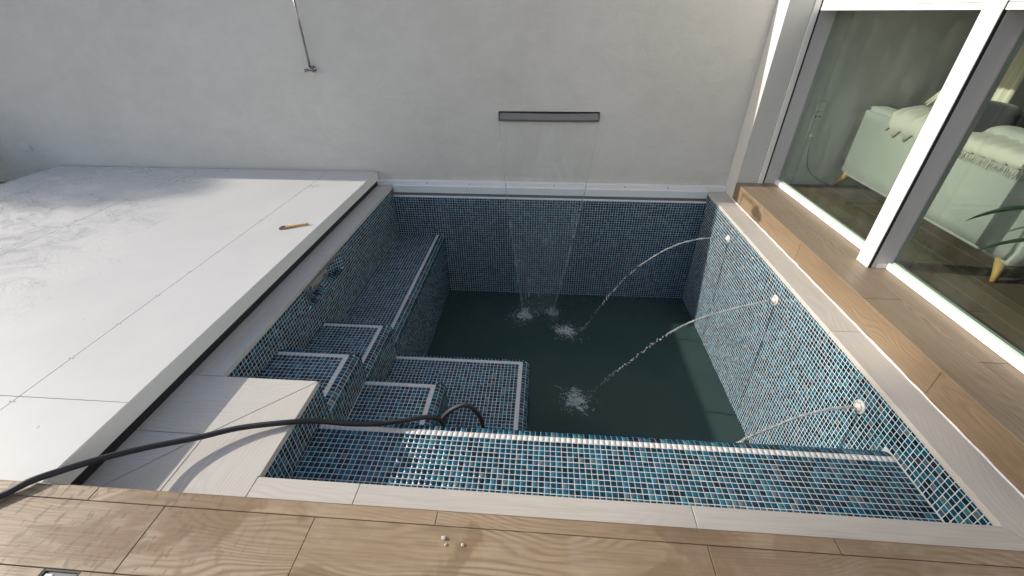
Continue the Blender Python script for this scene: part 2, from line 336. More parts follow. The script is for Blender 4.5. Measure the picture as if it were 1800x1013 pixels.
# ------------------------------------------------------------------ mesh helpers
class MB:
    def __init__(s): s.v = []; s.f = []; s.sm = []
    def add(s, vs, fs, smooth=False):
        o = len(s.v); s.v += [tuple(x) for x in vs]; s.f += [tuple(i+o for i in f) for f in fs]; s.sm += [smooth]*len(fs); return s
    def box(s, x0, x1, y0, y1, z0, z1):
        return s.add([(x0,y0,z0),(x1,y0,z0),(x1,y1,z0),(x0,y1,z0),(x0,y0,z1),(x1,y0,z1),(x1,y1,z1),(x0,y1,z1)],
                     [(0,3,2,1),(4,5,6,7),(0,1,5,4),(1,2,6,5),(2,3,7,6),(3,0,4,7)])
    def quad(s, a, b, c, d): return s.add([a, b, c, d], [(0, 1, 2, 3)])
    def prism(s, poly, z0, z1):
        k = len(poly)
        vs = [(x, y, z0) for x, y in poly]+[(x, y, z1) for x, y in poly]
        return s.add(vs, [tuple(range(k-1, -1, -1)), tuple(range(k, 2*k))]+[(i, (i+1) % k, k+(i+1) % k, k+i) for i in range(k)])
    def tube(s, pts, rad, seg=10, caps=True):
        pts = [Vector(p) for p in pts]; k = len(pts)
        if not hasattr(rad, '__len__'): rad = [rad]*k
        vs = []; up = Vector((0, 0, 1)); prev = None
        for i, p in enumerate(pts):
            t = (pts[min(i+1, k-1)]-pts[max(i-1, 0)]).normalized()
            if prev is None:
                a = t.cross(up)
                if a.length < 1e-3: a = t.cross(Vector((1, 0, 0)))
                a.normalize()
            else:
                a = (prev-t*prev.dot(t)).normalized()
            prev = a; b = t.cross(a)
            vs += [p+(a*math.cos(2*math.pi*j/seg)+b*math.sin(2*math.pi*j/seg))*rad[i] for j in range(seg)]
        fs = [(i*seg+j, i*seg+(j+1) % seg, (i+1)*seg+(j+1) % seg, (i+1)*seg+j) for i in range(k-1) for j in range(seg)]
        if caps: fs += [tuple(range(seg-1, -1, -1)), tuple((k-1)*seg+j for j in range(seg))]
        return s.add(vs, fs, True)
    def lathe(s, prof, org, axis, seg=28):
        """prof: (distance along axis, radius)"""
        ax = Vector(axis).normalized(); a = ax.orthogonal().normalized(); b = ax.cross(a); o = Vector(org); vs = []
        for h, r in prof: vs += [o+ax*h+(a*math.cos(2*math.pi*j/seg)+b*math.sin(2*math.pi*j/seg))*max(r, 1e-5) for j in range(seg)]
        k = len(prof)
        return s.add(vs, [(i*seg+j, i*seg+(j+1) % seg, (i+1)*seg+(j+1) % seg, (i+1)*seg+j) for i in range(k-1) for j in range(seg)], True)
    def ball(s, c, r, seg=6, rings=4, sq=1.0):
        c = Vector(c); vs = [c+Vector((0, 0, r*sq))]
        for i in range(1, rings):
            t = math.pi*i/rings
            vs += [c+Vector((r*math.sin(t)*math.cos(2*math.pi*j/seg), r*math.sin(t)*math.sin(2*math.pi*j/seg), r*sq*math.cos(t))) for j in range(seg)]
        vs.append(c-Vector((0, 0, r*sq))); e = len(vs)-1
        fs = [(0, 1+j, 1+(j+1) % seg) for j in range(seg)]
        for i in range(rings-2): fs += [(1+i*seg+j, 1+(i+1)*seg+j, 1+(i+1)*seg+(j+1) % seg, 1+i*seg+(j+1) % seg) for j in range(seg)]
        fs += [(1+(rings-2)*seg+j, e, 1+(rings-2)*seg+(j+1) % seg) for j in range(seg)]
        return s.add(vs, fs, True)
    def build(s, name, m, parent=None, bevel=0.0, segs=2, origin=None):
        me = bpy.data.meshes.new(name)
        vs = s.v
        if origin is not None: vs = [(x-origin[0], y-origin[1], z-origin[2]) for x, y, z in vs]
        me.from_pydata(vs, [], s.f)
        if any(s.sm): me.polygons.foreach_set('use_smooth', s.sm)
        if bevel > 0:
            bm = bmesh.new(); bm.from_mesh(me); bmesh.ops.remove_doubles(bm, verts=bm.verts, dist=1e-6)
            bmesh.ops.bevel(bm, geom=[e for e in bm.edges if len(e.link_faces) == 2 and e.calc_face_angle(0) > 0.4], offset=bevel, segments=segs, affect='EDGES', profile=0.5)
            bm.to_mesh(me); bm.free()
        me.materials.append(MT[m]); o = bpy.data.objects.new(name, me); COL.objects.link(o)
        if origin is not None: o.location = origin
        if parent is not None: o.parent = parent
        return o
def tag(o, label=None, cat=None, group=None, kind=None):
    if label: o['label'] = label
    if cat: o['category'] = cat
    if group: o['group'] = group
    if kind: o['kind'] = kind
    return o
def empty(name, label=None, cat=None, group=None, kind=None):
    o = bpy.data.objects.new(name, None); o.empty_display_size = 0.1; COL.objects.link(o); return tag(o, label, cat, group, kind)
def smooth_path(pts, n=8):
    pts = [Vector(p) for p in pts]; out = []
    for i in range(len(pts)-1):
        p0, p1, p2, p3 = pts[max(i-1, 0)], pts[i], pts[i+1], pts[min(i+2, len(pts)-1)]
        for k in range(n):
            t = k/n
            out.append(0.5*((2*p1)+(p2-p0)*t+(2*p0-5*p1+4*p2-p3)*t*t+(3*p1-p0-3*p2+p3)*t**3))
    out.append(pts[-1]); return out

# ------------------------------------------------------------------ mosaic
TM = bpy.data.meshes.new('tile')      # unit tile shared by the single pieces
def tile_shape(): 
    b = [(-.5,-.5,-.6),(.5,-.5,-.6),(.5,.5,-.6),(-.5,.5,-.6)]; e = .475
    t = [(-e,-e,1.),(e,-e,1.),(e,e,1.),(-e,e,1.)]
    return b+t, [(4,5,6,7),(0,1,5,4),(1,2,6,5),(2,3,7,6),(3,0,4,7)]
_v, _f = tile_shape(); TM.from_pydata(_v, [], _f); TM.materials.append(MT['tile'])
TMW = TM.copy(); TMW.materials.clear(); TMW.materials.append(MT['white_tile'])
UV, UF = np.array(_v), np.array(_f)
def grid(P0, U, V, lu, lv, nrm, keep=None, white=None, pu=P, pv=P, ou=0.0, ov=0.0):
    """tiles over the rectangle P0 + a*U + b*V; ou/ov = length already used of the first tile"""
    P0, U, V, nrm = (np.array(x, float) for x in (P0, U, V, nrm)); out = []
    def cuts(l, p, o):
        a = []; s = -o
        while s < l-1e-4:
            a.append((max(s, 0), min(s+p, l))); s += p
        return a
    for b0, b1 in cuts(lv, pv, ov):
        for a0, a1 in cuts(lu, pu, ou):
            su, sv = a1-a0-J, b1-b0-J
            if su < 0.003 or sv < 0.003: continue
            c = P0+U*(a0+a1)/2+V*(b0+b1)/2
            if keep and not keep(c): continue
            out.append((c, U, V, nrm, su, sv, bool(white and white(c))))
    return out
def arc(P0, A, O1, O2, la, r, white=None, keep=None, n=3):
    """quarter-round nosing: runs along A for la; starts at direction O1 from the axis, ends at O2"""
    P0, A, O1, O2 = (np.array(x, float) for x in (P0, A, O1, O2)); out = []; w = math.pi/2/n
    for k in range(n):
        t = (k+.5)*w; nn = O1*math.cos(t)+O2*math.sin(t); tt = -O1*math.sin(t)+O2*math.cos(t)
        s = 0.0
        while s < la-1e-4:
            e = min(s+P, la); su = e-s-J
            c = P0+A*(s+e)/2+nn*(r+0.0001)
            if su > 0.003 and (not keep or keep(c)): out.append((c, A, tt, nn, su, r*w-J, False))
            s += P
    return out
def octant(C, r):
    """rounded corner between two nosings, opening to +x, +y, +z"""
    out = []; n = 3; w = math.pi/2/n
    for k in range(n):
        th = (k+.5)*w; m = max(1, int(round(r*math.sin(th)*math.pi/2/P))); wa = math.pi/2/m
        for j in range(m):
            ph = (j+.5)*wa
            nn = np.array([math.sin(th)*math.cos(ph), math.sin(th)*math.sin(ph), math.cos(th)])
            U = np.array([-math.sin(ph), math.cos(ph), 0]); V = np.cross(nn, U)
            out.append((np.array(C)+nn*(r+0.0001), U, V, nn, r*math.sin(th)*wa*0.94-J, r*w-J, False))
    return out
def px_size(t):
    c, U, V, nn, su, sv, w = t; d = c-CAM; z = d@CF
    if z < 0.1 or nn@d > 0: return 0
    x = FPX*(d@CR)/z; y = FPX*(d@CU)/z
    if abs(x) > 900 or abs(y) > 506: return 0
    # projected edge lengths
    def pr(q): q = q-CAM; k = q@CF; return np.array([FPX*(q@CR)/k, FPX*(q@CU)/k])
    a, b = pr(c+U*P/2)-pr(c-U*P/2), pr(c+V*P/2)-pr(c-V*P/2)
    return math.sqrt(abs(a[0]*b[1]-a[1]*b[0]))
def lay(tiles, parent, single=300, minpx=8.0, h=TH):
    """the pieces that show largest become objects of their own, the others one mesh"""
    seen = sorted(((px_size(t), i) for i, t in enumerate(tiles)), reverse=True) if single else []
    own = {i for s, i in seen[:single] if s >= minpx}
    rest = {False: [], True: []}
    for i, t in enumerate(tiles):
        c, U, V, nn, su, sv, w = t
        if np.dot(np.cross(U, V), nn) < 0: U, V, su, sv = V, U, sv, su
        j = rng.normal(0, 0.0025, 2); n2 = nn+U*j[0]+V*j[1]; n2 /= np.linalg.norm(n2)
        if w: su, sv = su+.0019, sv+.0012
        B = np.column_stack((U*su, V*sv, n2*h)); c = c+U*rng.normal(0, .00028)+V*rng.normal(0, .00028)
        if i in own:
            o = bpy.data.objects.new('white_tile' if w else 'tile', TMW if w else TM); COL.objects.link(o)
            m4 = Matrix.Identity(4)
            for a in range(3):
                for b in range(3): m4[a][b] = B[a, b]
                m4[a][3] = c[a]
            o.parent = parent; o.matrix_local = m4
        else: rest[w].append((B, c))
    for w, lst in rest.items():
        if not lst: continue
        Bs = np.array([b for b, c in lst]); Cs = np.array([c for b, c in lst])
        vs = (np.einsum('kij,vj->kvi', Bs, UV)+Cs[:, None, :]).reshape(-1, 3)
        fs = (UF[None]+(np.arange(len(lst))*8)[:, None, None]).reshape(-1, 4)
        me = bpy.data.meshes.new('tile_field'); me.vertices.add(len(vs)); me.vertices.foreach_set('co', vs.ravel())
        me.loops.add(fs.size); me.loops.foreach_set('vertex_index', fs.ravel().astype(np.int32))
        me.polygons.add(len(fs)); me.polygons.foreach_set('loop_start', (np.arange(len(fs))*4).astype(np.int32))
        me.update(calc_edges=True); me.validate()
        me.materials.append(MT['white_tile' if w else 'tile'])
        o = bpy.data.objects.new('white_tile_field' if w else 'tile_field', me); COL.objects.link(o); o.parent = parent; o['kind'] = 'stuff'
X, Y, Z = np.array([1., 0, 0]), np.array([0, 1., 0]), np.array([0, 0, 1.])

# ------------------------------------------------------------------ pool shell
ZT = -0.095      # top of the mosaic on the back wall
o = MB().box(-0.3, W+0.3, 0.0, 0.25, ZF-0.2, ZT).build('pool_wall_back', 'grout'); tag(o, kind='structure')
lay(grid((0, 0, ZT), X, -Z, W, ZT-ZF, -Y, lambda c: c[0] > 0.47 or c[2] > -0.52), o, 0)
o = MB().box(W, W+0.3, -L, 0.0, ZF-0.2, -TC).build('pool_wall_right', 'grout'); tag(o, kind='structure')
JETS = [(-0.639, -0.163), (-1.544, -0.168), (-2.467, -0.163)]
lay(grid((W, 0, -TC), -Y, -Z, L, -TC-ZF, -X, lambda c: not (c[1] < -2.68 and c[2] < -0.20) and all((c[1]-a)**2+(c[2]-b)**2 > 0.0009 for a, b in JETS), ov=0.012), o, 300, 9.0)
# left wall, with the flared mouth of the skimmer cut out
SK = (-73*P, -51*P, -TC-6*P, -0.026)      # y0 y1 z0 z1 at the wall
SM = (-1.665, -1.447, -0.140, -0.034)    # the mouth itself, 75 mm deeper
XD = -0.052
b = MB().box(-0.3, 0, SK[1], 0, ZF-0.2, -TC).box(-0.3, 0, -L, SK[0], ZF-0.2, -TC).box(-0.3, 0, SK[0], SK[1], ZF-0.2, SK[2])
b.quad((0, SK[0], SK[2]), (0, SK[1], SK[2]), (XD, SM[1], SM[2]), (XD, SM[0], SM[2]))
b.quad((0, SK[1], SK[2]), (0, SK[1], SK[3]), (XD, SM[1], SM[3]), (XD, SM[1], SM[2]))
b.quad((0, SK[0], SK[3]), (0, SK[0], SK[2]), (XD, SM[0], SM[2]), (XD, SM[0], SM[3]))
o = b.build('pool_wall_left', 'grout'); tag(o, kind='structure'); LEFT = o
tl = grid((0, 0, -TC), -Y, -Z, -YN, -TC-ZF, X, lambda c: not (SK[0] < c[1] < SK[1] and c[2] > SK[2]) and (
    (c[1] > -1.7 and c[2] > -0.53) or (c[1] > -2.2 and c[2] > -0.39) or c[2] > -0.21))
def warp(a, b, c, d, nu, nv, facing):
    a, b, c, d = (np.array(q, float) for q in (a, b, c, d)); out = []
    for i in range(nu):
        for k in range(nv):
            f = lambda s, t: (a*(1-s)+b*s)*(1-t)+(d*(1-s)+c*s)*t
            s, t = (i+.5)/nu, (k+.5)/nv; q = f(s, t); U = f((i+1)/nu, t)-f(i/nu, t); V = f(s, (k+1)/nv)-f(s, k/nv)
            lu, lv = np.linalg.norm(U), np.linalg.norm(V); U = U/lu; V = V-U*(V@U); V /= np.linalg.norm(V); nn = np.cross(U, V)
            if nn@np.array(facing) < 0: nn = -nn
            if lu > J+.002 and lv > J+.002: out.append((q, U, V, nn, lu-J, lv-J, False))
    return out
tl += warp((0, SK[0], SK[2]), (0, SK[1], SK[2]), (XD, SM[1], SM[2]), (XD, SM[0], SM[2]), 16, 3, (1, 0, 1))
tl += warp((0, SK[1], SK[2]), (0, SK[1], SK[3]), (XD, SM[1], SM[3]), (XD, SM[1], SM[2]), 5, 7, (1, -1, 0))
tl += warp((0, SK[0], SK[2]), (0, SK[0], SK[3]), (XD, SM[0], SM[3]), (XD, SM[0], SM[2]), 5, 7, (1, 1, 0))
lay(tl, o, 120, 8.0)
sk = empty('skimmer', 'cream plastic skimmer throat inside the flared mosaic mouth of the left wall', 'skimmer')
x_, (y0_, y1_, z0_, z1_) = XD, SM
MB().box(-0.30, x_+.004, y0_-.004, y0_, z0_-.004, z1_+.02).build('side', 'nozzle', sk); MB().box(-0.30, x_+.004, y1_, y1_+.004, z0_-.004, z1_+.02).build('side', 'nozzle', sk)
MB().box(-0.30, x_+.003, y0_, y1_, z0_-.004, z0_).build('sill', 'nozzle', sk); MB().box(-0.30, x_+.003, y0_, y1_, z1_+.012, z1_+.016).build('hood', 'nozzle', sk)
MB().box(-0.10, -0.096, y0_+.002, y1_-.002, z0_+.001, z1_+.01).build('back_plate', 'nozzle', sk)
MB().add([(-.066, y0_+.004, z0_+.022), (-.066, y1_-.004, z0_+.022), (-.094, y1_-.004, z1_), (-.094, y0_+.004, z1_)], [(0, 1, 2, 3)]).build('flap', 'nozzle', sk)
o = MB().box(-0.3, XN, -L, YN, ZF-0.2, -TC).build('pool_wall_platform', 'grout'); tag(o, kind='structure')
lay(grid((XN, YN, -TC), -Y, -Z, L+YN, 0.40-TC, X, lambda c: c[2] > -0.2 or c[1] > -2.67, ov=0.006), o, 150, 8.0)
o = MB().box(-0.3, W+0.3, -L-0.2, -L, ZF-0.2, -TC).build('pool_wall_front', 'grout'); tag(o, kind='structure')
lay(grid((XN, -L, -TC), X, -Z, W-XN, 0.19-TC, Y), o, 0)
o = MB().box(-0.3, W+0.3, -L-0.2, 0.25, ZF-0.3, ZF).build('pool_floor', 'grout'); tag(o, kind='structure')
lay(grid((0.48, -2.67, ZF), X, Y, W-0.48, 2.67, Z, lambda c: not (c[0] < 1.46 and c[1] < -1.7)), o, 0)

R = 0.055
def block(name, label, cat, x0, x1, y0, y1, zt, zb, right, back, keep_top=None, keep_right=None, keep_back=None, single=200, minpx=7.6, group=None):
    """a tiled ledge with rounded front edges and a white line of tiles along them"""
    th = empty(name, label, cat, group)
    me = bpy.data.meshes.new('grout_core'); bm = bmesh.new()
    vs = [bm.verts.new(q) for q in ((x0,y0,zb),(x1,y0,zb),(x1,y1,zb),(x0,y1,zb),(x0,y0,zt),(x1,y0,zt),(x1,y1,zt),(x0,y1,zt))]
    for f in ((0,3,2,1),(4,5,6,7),(0,1,5,4),(1,2,6,5),(2,3,7,6),(3,0,4,7)): bm.faces.new([vs[i] for i in f])
    ed = []
    for e in bm.edges:
        a, b = e.verts
        tops = a.co.z > zt-1e-6 and b.co.z > zt-1e-6
        if right and tops and min(a.co.x, b.co.x) > x1-1e-6: ed.append(e)
        elif back and tops and min(a.co.y, b.co.y) > y1-1e-6: ed.append(e)
        elif right and back and min(a.co.x, b.co.x) > x1-1e-6 and min(a.co.y, b.co.y) > y1-1e-6: ed.append(e)
    bmesh.ops.bevel(bm, geom=ed, offset=R, segments=8, affect='EDGES', profile=0.5)
    bmesh.ops.recalc_face_normals(bm, faces=bm.faces)
    bm.to_mesh(me); bm.free(); me.materials.append(MT['grout'])
    c = bpy.data.objects.new('grout_core', me); COL.objects.link(c); c.parent = th
    xe = x1-(R if right else 0); ye = y1-(R if back else 0)
    wh = lambda c: (right and c[0] > xe-P and (not back or c[1] < ye)) or (back and c[1] > ye-P)
    t = grid((xe, ye, zt), -X, -Y, xe-x0, ye-y0, Z, keep_top, wh)
    if right:
        t += arc((x1-R, ye, zt-R), -Y, Z, X, ye-y0, R, keep=keep_right)
        t += grid((x1, ye, zt-R), -Y, -Z, ye-y0, zt-R-zb, X, keep_right)
    if back:
        t += arc((x0, y1-R, zt-R), X, Z, Y, xe-x0, R, keep=keep_back)
        t += grid((x0, y1, zt-R), X, -Z, xe-x0, zt-R-zb, Y, keep_back)
    if right and back:
        t += octant((x1-R, y1-R, zt-R), R)
        for k in range(3):      # upright rounded corner
            a = (k+.5)*math.pi/6; nn = X*math.cos(a)+Y*math.sin(a)
            t += grid(np.array((x1-R, y1-R, zt-R))+nn*(R+.0001)-np.cross(Z, nn)*(R*math.pi/12), np.cross(Z, nn), -Z, R*math.pi/6, zt-R-zb, nn, pu=R*math.pi/6)
    lay(t, th, single, minpx); return th
XL = 0.486
block('pool_bench', 'long low mosaic bench along the left pool wall, white line on its edge', 'bench', 0.002, XL, -1.76, -0.002, -0.511, ZF, True, False, None, None, single=60)
block('pool_bench', 'wide mosaic bench across the front of the pool, sunlit along its white edge', 'bench', XN+.002, W-.002, -L+.002, -2.670, -0.1924, ZF, False, True, single=300, minpx=7.0)
block('pool_step', 'small mosaic step against the left wall, one down from the platform', 'step', 0.003, XL-.001, YN+.002, -2.185, -0.190, -0.60, True, True, None, lambda c: c[2] > -0.40, lambda c: c[2] > -0.38, single=220)
block('pool_step', 'small mosaic step between the left bench and the step below the platform', 'step', 0.004, XL-.0015, -2.26, -1.685, -0.370, -0.70, True, True, None, lambda c: c[2] > -0.66, lambda c: c[2] > -0.53, single=120)
block('pool_step', 'small upper mosaic step where the black hose hangs down beside the front bench', 'step', XL-.03, 0.970, -2.69, -2.185, -0.400, -0.70, True, True, lambda c: c[0] > XL and c[1] > -2.67, lambda c: c[1] > -2.67 and c[2] > -0.66, lambda c: c[0] > XL and c[2] > -0.66, single=220)
block('pool_step', 'large lowest mosaic step reaching out towards the dark water', 'step', XL-.03, 1.466, -2.69, -1.690, -0.647, ZF, True, True, lambda c: c[0] > XL and c[1] > -2.67 and not (c[0] < 0.96 and c[1] < -2.2), lambda c: c[1] > -2.67, lambda c: c[0] > XL, single=220, minpx=7.2)

# water
b = MB(); nx, ny = 60, 60
b.add([(W*i/nx, -2.68+2.68*j/ny, ZW) for j in range(ny+1) for i in range(nx+1)], [(j*(nx+1)+i, j*(nx+1)+i+1, (j+1)*(nx+1)+i+1, (j+1)*(nx+1)+i) for j in range(ny) for i in range(nx)], True)
tag(b.build('pool_water', 'water'), kind='structure')

# ------------------------------------------------------------------ coping
def slab(parent, poly, z0, z1, ang, m='coping', name='slab', gap=0.0013, bev=0.0015):
    """polygon slab whose grain runs along ang"""
    c = Vector((sum(p[0] for p in poly)/len(poly), sum(p[1] for p in poly)/len(poly)))
    q = []
    k = len(poly)
    for i in range(k):      # shrink by the joint
        a, p, d = Vector(poly[i-1]), Vector(poly[i]), Vector(poly[(i+1) % k])
        e1, e2 = (p-a).normalized(), (d-p).normalized(); n1, n2 = Vector((-e1.y, e1.x)), Vector((-e2.y, e2.x))
        bis = (n1+n2); bis = bis/max(bis.length_squared, 0.2)*2
        q.append(p+bis*gap)
    ca, sa = math.cos(-ang), math.sin(-ang)
    loc = [((p.x-c.x)*ca-(p.y-c.y)*sa, (p.x-c.x)*sa+(p.y-c.y)*ca) for p in q]
    o = MB().prism(loc, z0, z1).build(name, m, parent, bev, 1)
    o.location = (c.x, c.y, 0); o.rotation_euler = (0, 0, ang); return o
H90 = math.pi/2
YB = 0.055
cl = empty('coping_left', kind='structure')
MB().box(-0.45, -0.002, YN, YB-.002, -0.05, -0.004).build('mortar_bed', 'recess', cl)
for y0, y1 in ((-1.42, YB), (YN, -1.42)): slab(cl, [(-0.46, y0), (0, y0), (0, y1), (-0.46, y1)], -TC, 0, H90)
cp = empty('platform', kind='structure')
MB().box(-0.45, XN-.004, YT-.02, YN-.004, -0.05, -0.004).build('mortar_bed', 'recess', cp)
A_, B_ = (XN, YN), (0.148, -2.957)
slab(cp, [(-0.46, -2.957), B_, A_, (-0.46, YN)], -TC, 0, 0)
slab(cp, [B_, (0.148, YT-.03), (0.476, YT-.03), (0.476, -L), (XN, -L), A_], -TC, 0, H90)
slab(cp, [B_, (-0.46, -2.957), (-0.46, YT-.03), (-0.19, YT-.03)], -TC, 0, 0)
slab(cp, [(0.148, YT-.03), B_, (-0.19, YT-.03)], -TC, 0, H90)
cf = empty('coping_front', kind='structure')
MB().box(XN, RX, YT-.02, -L-.004, -0.05, -0.004).build('mortar_bed', 'recess', cf)
slab(cf, [(0.476, -L), (0.476, YT-.03), (0.873, YT-.03), (0.873, -L)], -TC, 0, 0)
slab(cf, [(0.873, -L), (0.873, YT-.03), (2.075, YT-.03), (2.075, -L)], -TC, 0, 0)
slab(cf, [(2.075, -L), (2.075, YT-.03), (RX, YT-.03), (W, -L)], -TC, 0, 0)
cr = empty('coping_right', kind='structure')
MB().box(W+.002, RX-.002, -L, YB-.002, -0.05, -0.004).build('mortar_bed', 'recess', cr)
slab(cr, [(W, -0.849), (RX, -0.849), (RX, YB), (W, YB)], -TC, 0, H90)
slab(cr, [(W, -2.078), (RX, -2.078), (RX, -0.849), (W, -0.849)], -TC, 0, H90)
slab(cr, [(W, -L), (RX, YT-.03), (RX, -2.078), (W, -2.078)], -TC, 0, H90)
pts = [(RX-0.004+0.0012*math.sin(i*1.7)+random.uniform(-.0012, .0012), -0.10-(3.2*i/70), 0.001) for i in range(71)]
tag(MB().tube(pts, [0.0055+random.uniform(-.0012, .0016) for _ in pts], 6).build('caulk_line', 'caulk'), 'white caulk line between the right coping and the wooden riser', 'caulk')

# trim between the back wall and the mosaic
t = empty('pool_trim', 'white profile strip between the grey garden wall and the back mosaic', 'trim')
MB().box(-0.2, RX-.002, YB+.003, YW+.02, -0.12, 0.048).build('wall_strip', 'trim', t, 0.003)
MB().box(0.003, W-.003, 0.022, YB+.001, -0.060, 0.012).build('profile', 'trim', t, 0.004)
MB().box(0.001, W-.001, 0.040, YB+.002, -0.096, -0.0605).build('shadow_gap', 'recess', t)
MB().box(0.001, W-.001, -0.002, 0.039, -0.0985, -0.0915).build('edge_bead', 'trim', t)
for x in (0.35, 0.78, 1.62, 2.31, 2.72):
    MB().lathe([(0, .006), (.003, .005), (.0035, 0)], (x, YB+.003, 0.028), (0, -1, 0), 10).build('screw', 'recess', t)

# ------------------------------------------------------------------ deck
dk = empty('deck', kind='structure')
MB().box(-3.2, 3.6, -5.0, YT-.004, -0.2, HD-.006).build('screed', 'recess', dk)
def plank(parent, x0, x1, y0, y1, ztop, m, ang=0.0, name='plank', th=0.012):
    return slab(parent, [(x0, y0), (x1, y0), (x1, y1), (x0, y1)], ztop-th, ztop+random.uniform(-.0003, .0003), ang, m, name, 0.0011, 0.0012)
for x0, x1 in ((-2.32, -1.123), (-1.123, 0.074), (0.074, 1.217), (1.217, 2.411), (2.411, DX)): plank(dk, x0, x1, -3.334, YT, HD, 'deck')
rows = [(-3.529, -3.334, [-2.05, -0.855, 0.342, 0.838, 2.031, 3.22, DX]), (-3.724, -3.529, [-1.9, -0.95, 0.247, 1.444, 2.641, DX]),
        (-3.919, -3.724, [-2.2, -1.35, -0.15, 1.047, 2.244, DX]), (-4.114, -3.919, [-2.0, -0.75, 0.447, 1.644, 2.841, DX]), (-4.309, -4.114, [-2.3, -1.15, 0.05, 1.247, 2.444, DX])]
for y0, y1, xs in rows:
    for a, c in zip(xs[:-1], xs[1:]):
        if (a, c) == (-0.95, 0.247): plank(dk, a, 0.137, y0, y1, HD, 'deck'); plank(dk, 0.137, c, y0, -3.64, HD, 'deck')
        else: plank(dk, a, c, y0, y1, HD, 'deck')
MB().box(-2.32, DX, YT-.001, YT+.008, -0.02, HD-.013).build('riser_board', 'riser', dk)
# raised step in front of the house
st = empty('house_step', 'brown wood-look step between the pool coping and the sliding door', 'step')
MB().box(RX+.012, DX+.05, YT, -0.09, -0.1, HD-.013).build('step_core', 'recess', st)
for y0, y1 in ((-1.297, -0.105), (-2.527, -1.297), (YT-.002, -2.527)):
    o = MB().box(-(y1-y0)/2+.001, (y1-y0)/2-.001, -0.0735, 0.0735, -0.006, 0.006).build('riser_board', 'riser', st, 0.0012, 1)
    o.rotation_euler = Euler((H90, 0, -H90), 'XYZ'); o.location = (RX+.006, (y0+y1)/2, HD/2-.001)
for x0, x1, ys in ((RX+.0005, 3.475, (-0.105, -0.76, -1.97, YT)), (3.475, DX+.03, (-0.105, -1.25, -2.46, YT))):
    for a, c in zip(ys[:-1], ys[1:]): plank(st, x0, x1, c, a, HD, 'step', H90)

# small recessed floor box at the front edge
fb = empty('floor_box', 'small open metal floor box let into the planks at the bottom edge', 'floor box')
MB().box(0.139, 0.246, -3.64, -3.531, HD-.045, HD-.042).build('base', 'white_frame', fb)
for q in ((0.139, 0.143, -3.64, -3.531), (0.242, 0.246, -3.64, -3.531), (0.143, 0.242, -3.535, -3.531), (0.143, 0.242, -3.64, -3.636)):
    MB().box(q[0], q[1], q[2], q[3], HD-.042, HD-.001).build('rim', 'black', fb)
MB().box(0.146, 0.172, -3.6, -3.54, HD-.04, HD-.004).build('terminal', 'white_frame', fb, 0.002)
for k, x in enumerate((0.195, 0.222)): MB().ball((x, -3.55, HD-.02), 0.011, 8, 6).build('plug', 'nozzle', fb)

for k, (x, y, s) in enumerate(((1.252, -3.371, .0075), (1.262, -3.388, .0045), (1.312, -3.386, .0055))):
    b = MB(); b.ball((0, 0, 0), s, 7, 5, 0.6); b.v = [(v[0]*random.uniform(.6, 1.2), v[1]*random.uniform(.6, 1.2), v[2]*random.uniform(.7, 1.1)) for v in b.v]; b.sm = [False]*len(b.f)
    o = b.build('stone_chip', 'stone'); o.location = (x, y, HD+s*.45)
    tag(o, ['largest pale mortar chip lying on the swirled plank', 'tiny pale crumb just below the largest mortar chip', 'small pale mortar chip right of the largest one on the plank'][k], 'chip', 'mortar chips on the deck')

# ------------------------------------------------------------------ sliding cover on the left
cv = empty('pool_cover', 'white sliding pool cover of flat panels, wet and raised beside the pool', 'pool cover')
xf, yf, yn = -3.60, 0.085, -3.60
seamx = -0.645
for x0, x1, ys in ((seamx, XP-.002, (-3.284, -2.922, yf)), (-2.07, seamx, (-3.284, -2.922, yf)), (xf, -2.07, (-3.284, -1.6, yf))):
    for a, c in zip(ys[:-1], ys[1:]):
        MB().box(x0+.0012, x1-.0012, a+.0012, c-.0012, HP-.012, HP).build('panel', 'cover', cv, 0.001, 1)
MB().box(xf+.003, XP-.004, -3.28, yf-.003, 0.0475, HP-.0125).build('carcass', 'black', cv)
MB().box(XP-.0015, XP, -3.284, yf, 0.046, HP-.0015).build('side_fascia', 'fascia', cv)
MB().box(xf, xf+.0025, -3.284, yf, 0.036, HP-.0015).build('side_fascia', 'fascia', cv)
MB().box(XP-.075, XP-.006, -3.28, yf-.01, 0.001, 0.047).build('dark_gap_rail', 'black', cv)  # black skirt puts the shade of the gap under the cover into colour
MB().box(xf+.1, xf+.13, -3.28, yf-.01, -0.05, 0.034).build('dark_gap_rail', 'black', cv)
for i in range(12):
    y = -2.95+i*0.26
    for dx in (-.010, .010):
        MB().lathe([(0, .0035), (.0008, .003), (.0009, 0)], (seamx+dx, y, HP), (0, 0, 1), 8).build('screw', 'recess', cv)
b = MB()
for i in range(-3, 4):
    for j in range(-2, 3):
        x, y = i*.018+(j % 2)*.009, j*.02
        if x*x/1.6+y*y < .0022 and (i+j) % 2 == 0 or (abs(i) < 3 and j == 0): b.lathe([(0.0006, .0045), (.0009, 0)], (seamx+.06+x, -0.36+y, HP), (0, 0, 1), 8)
b.build('drain_holes', 'slot', cv)

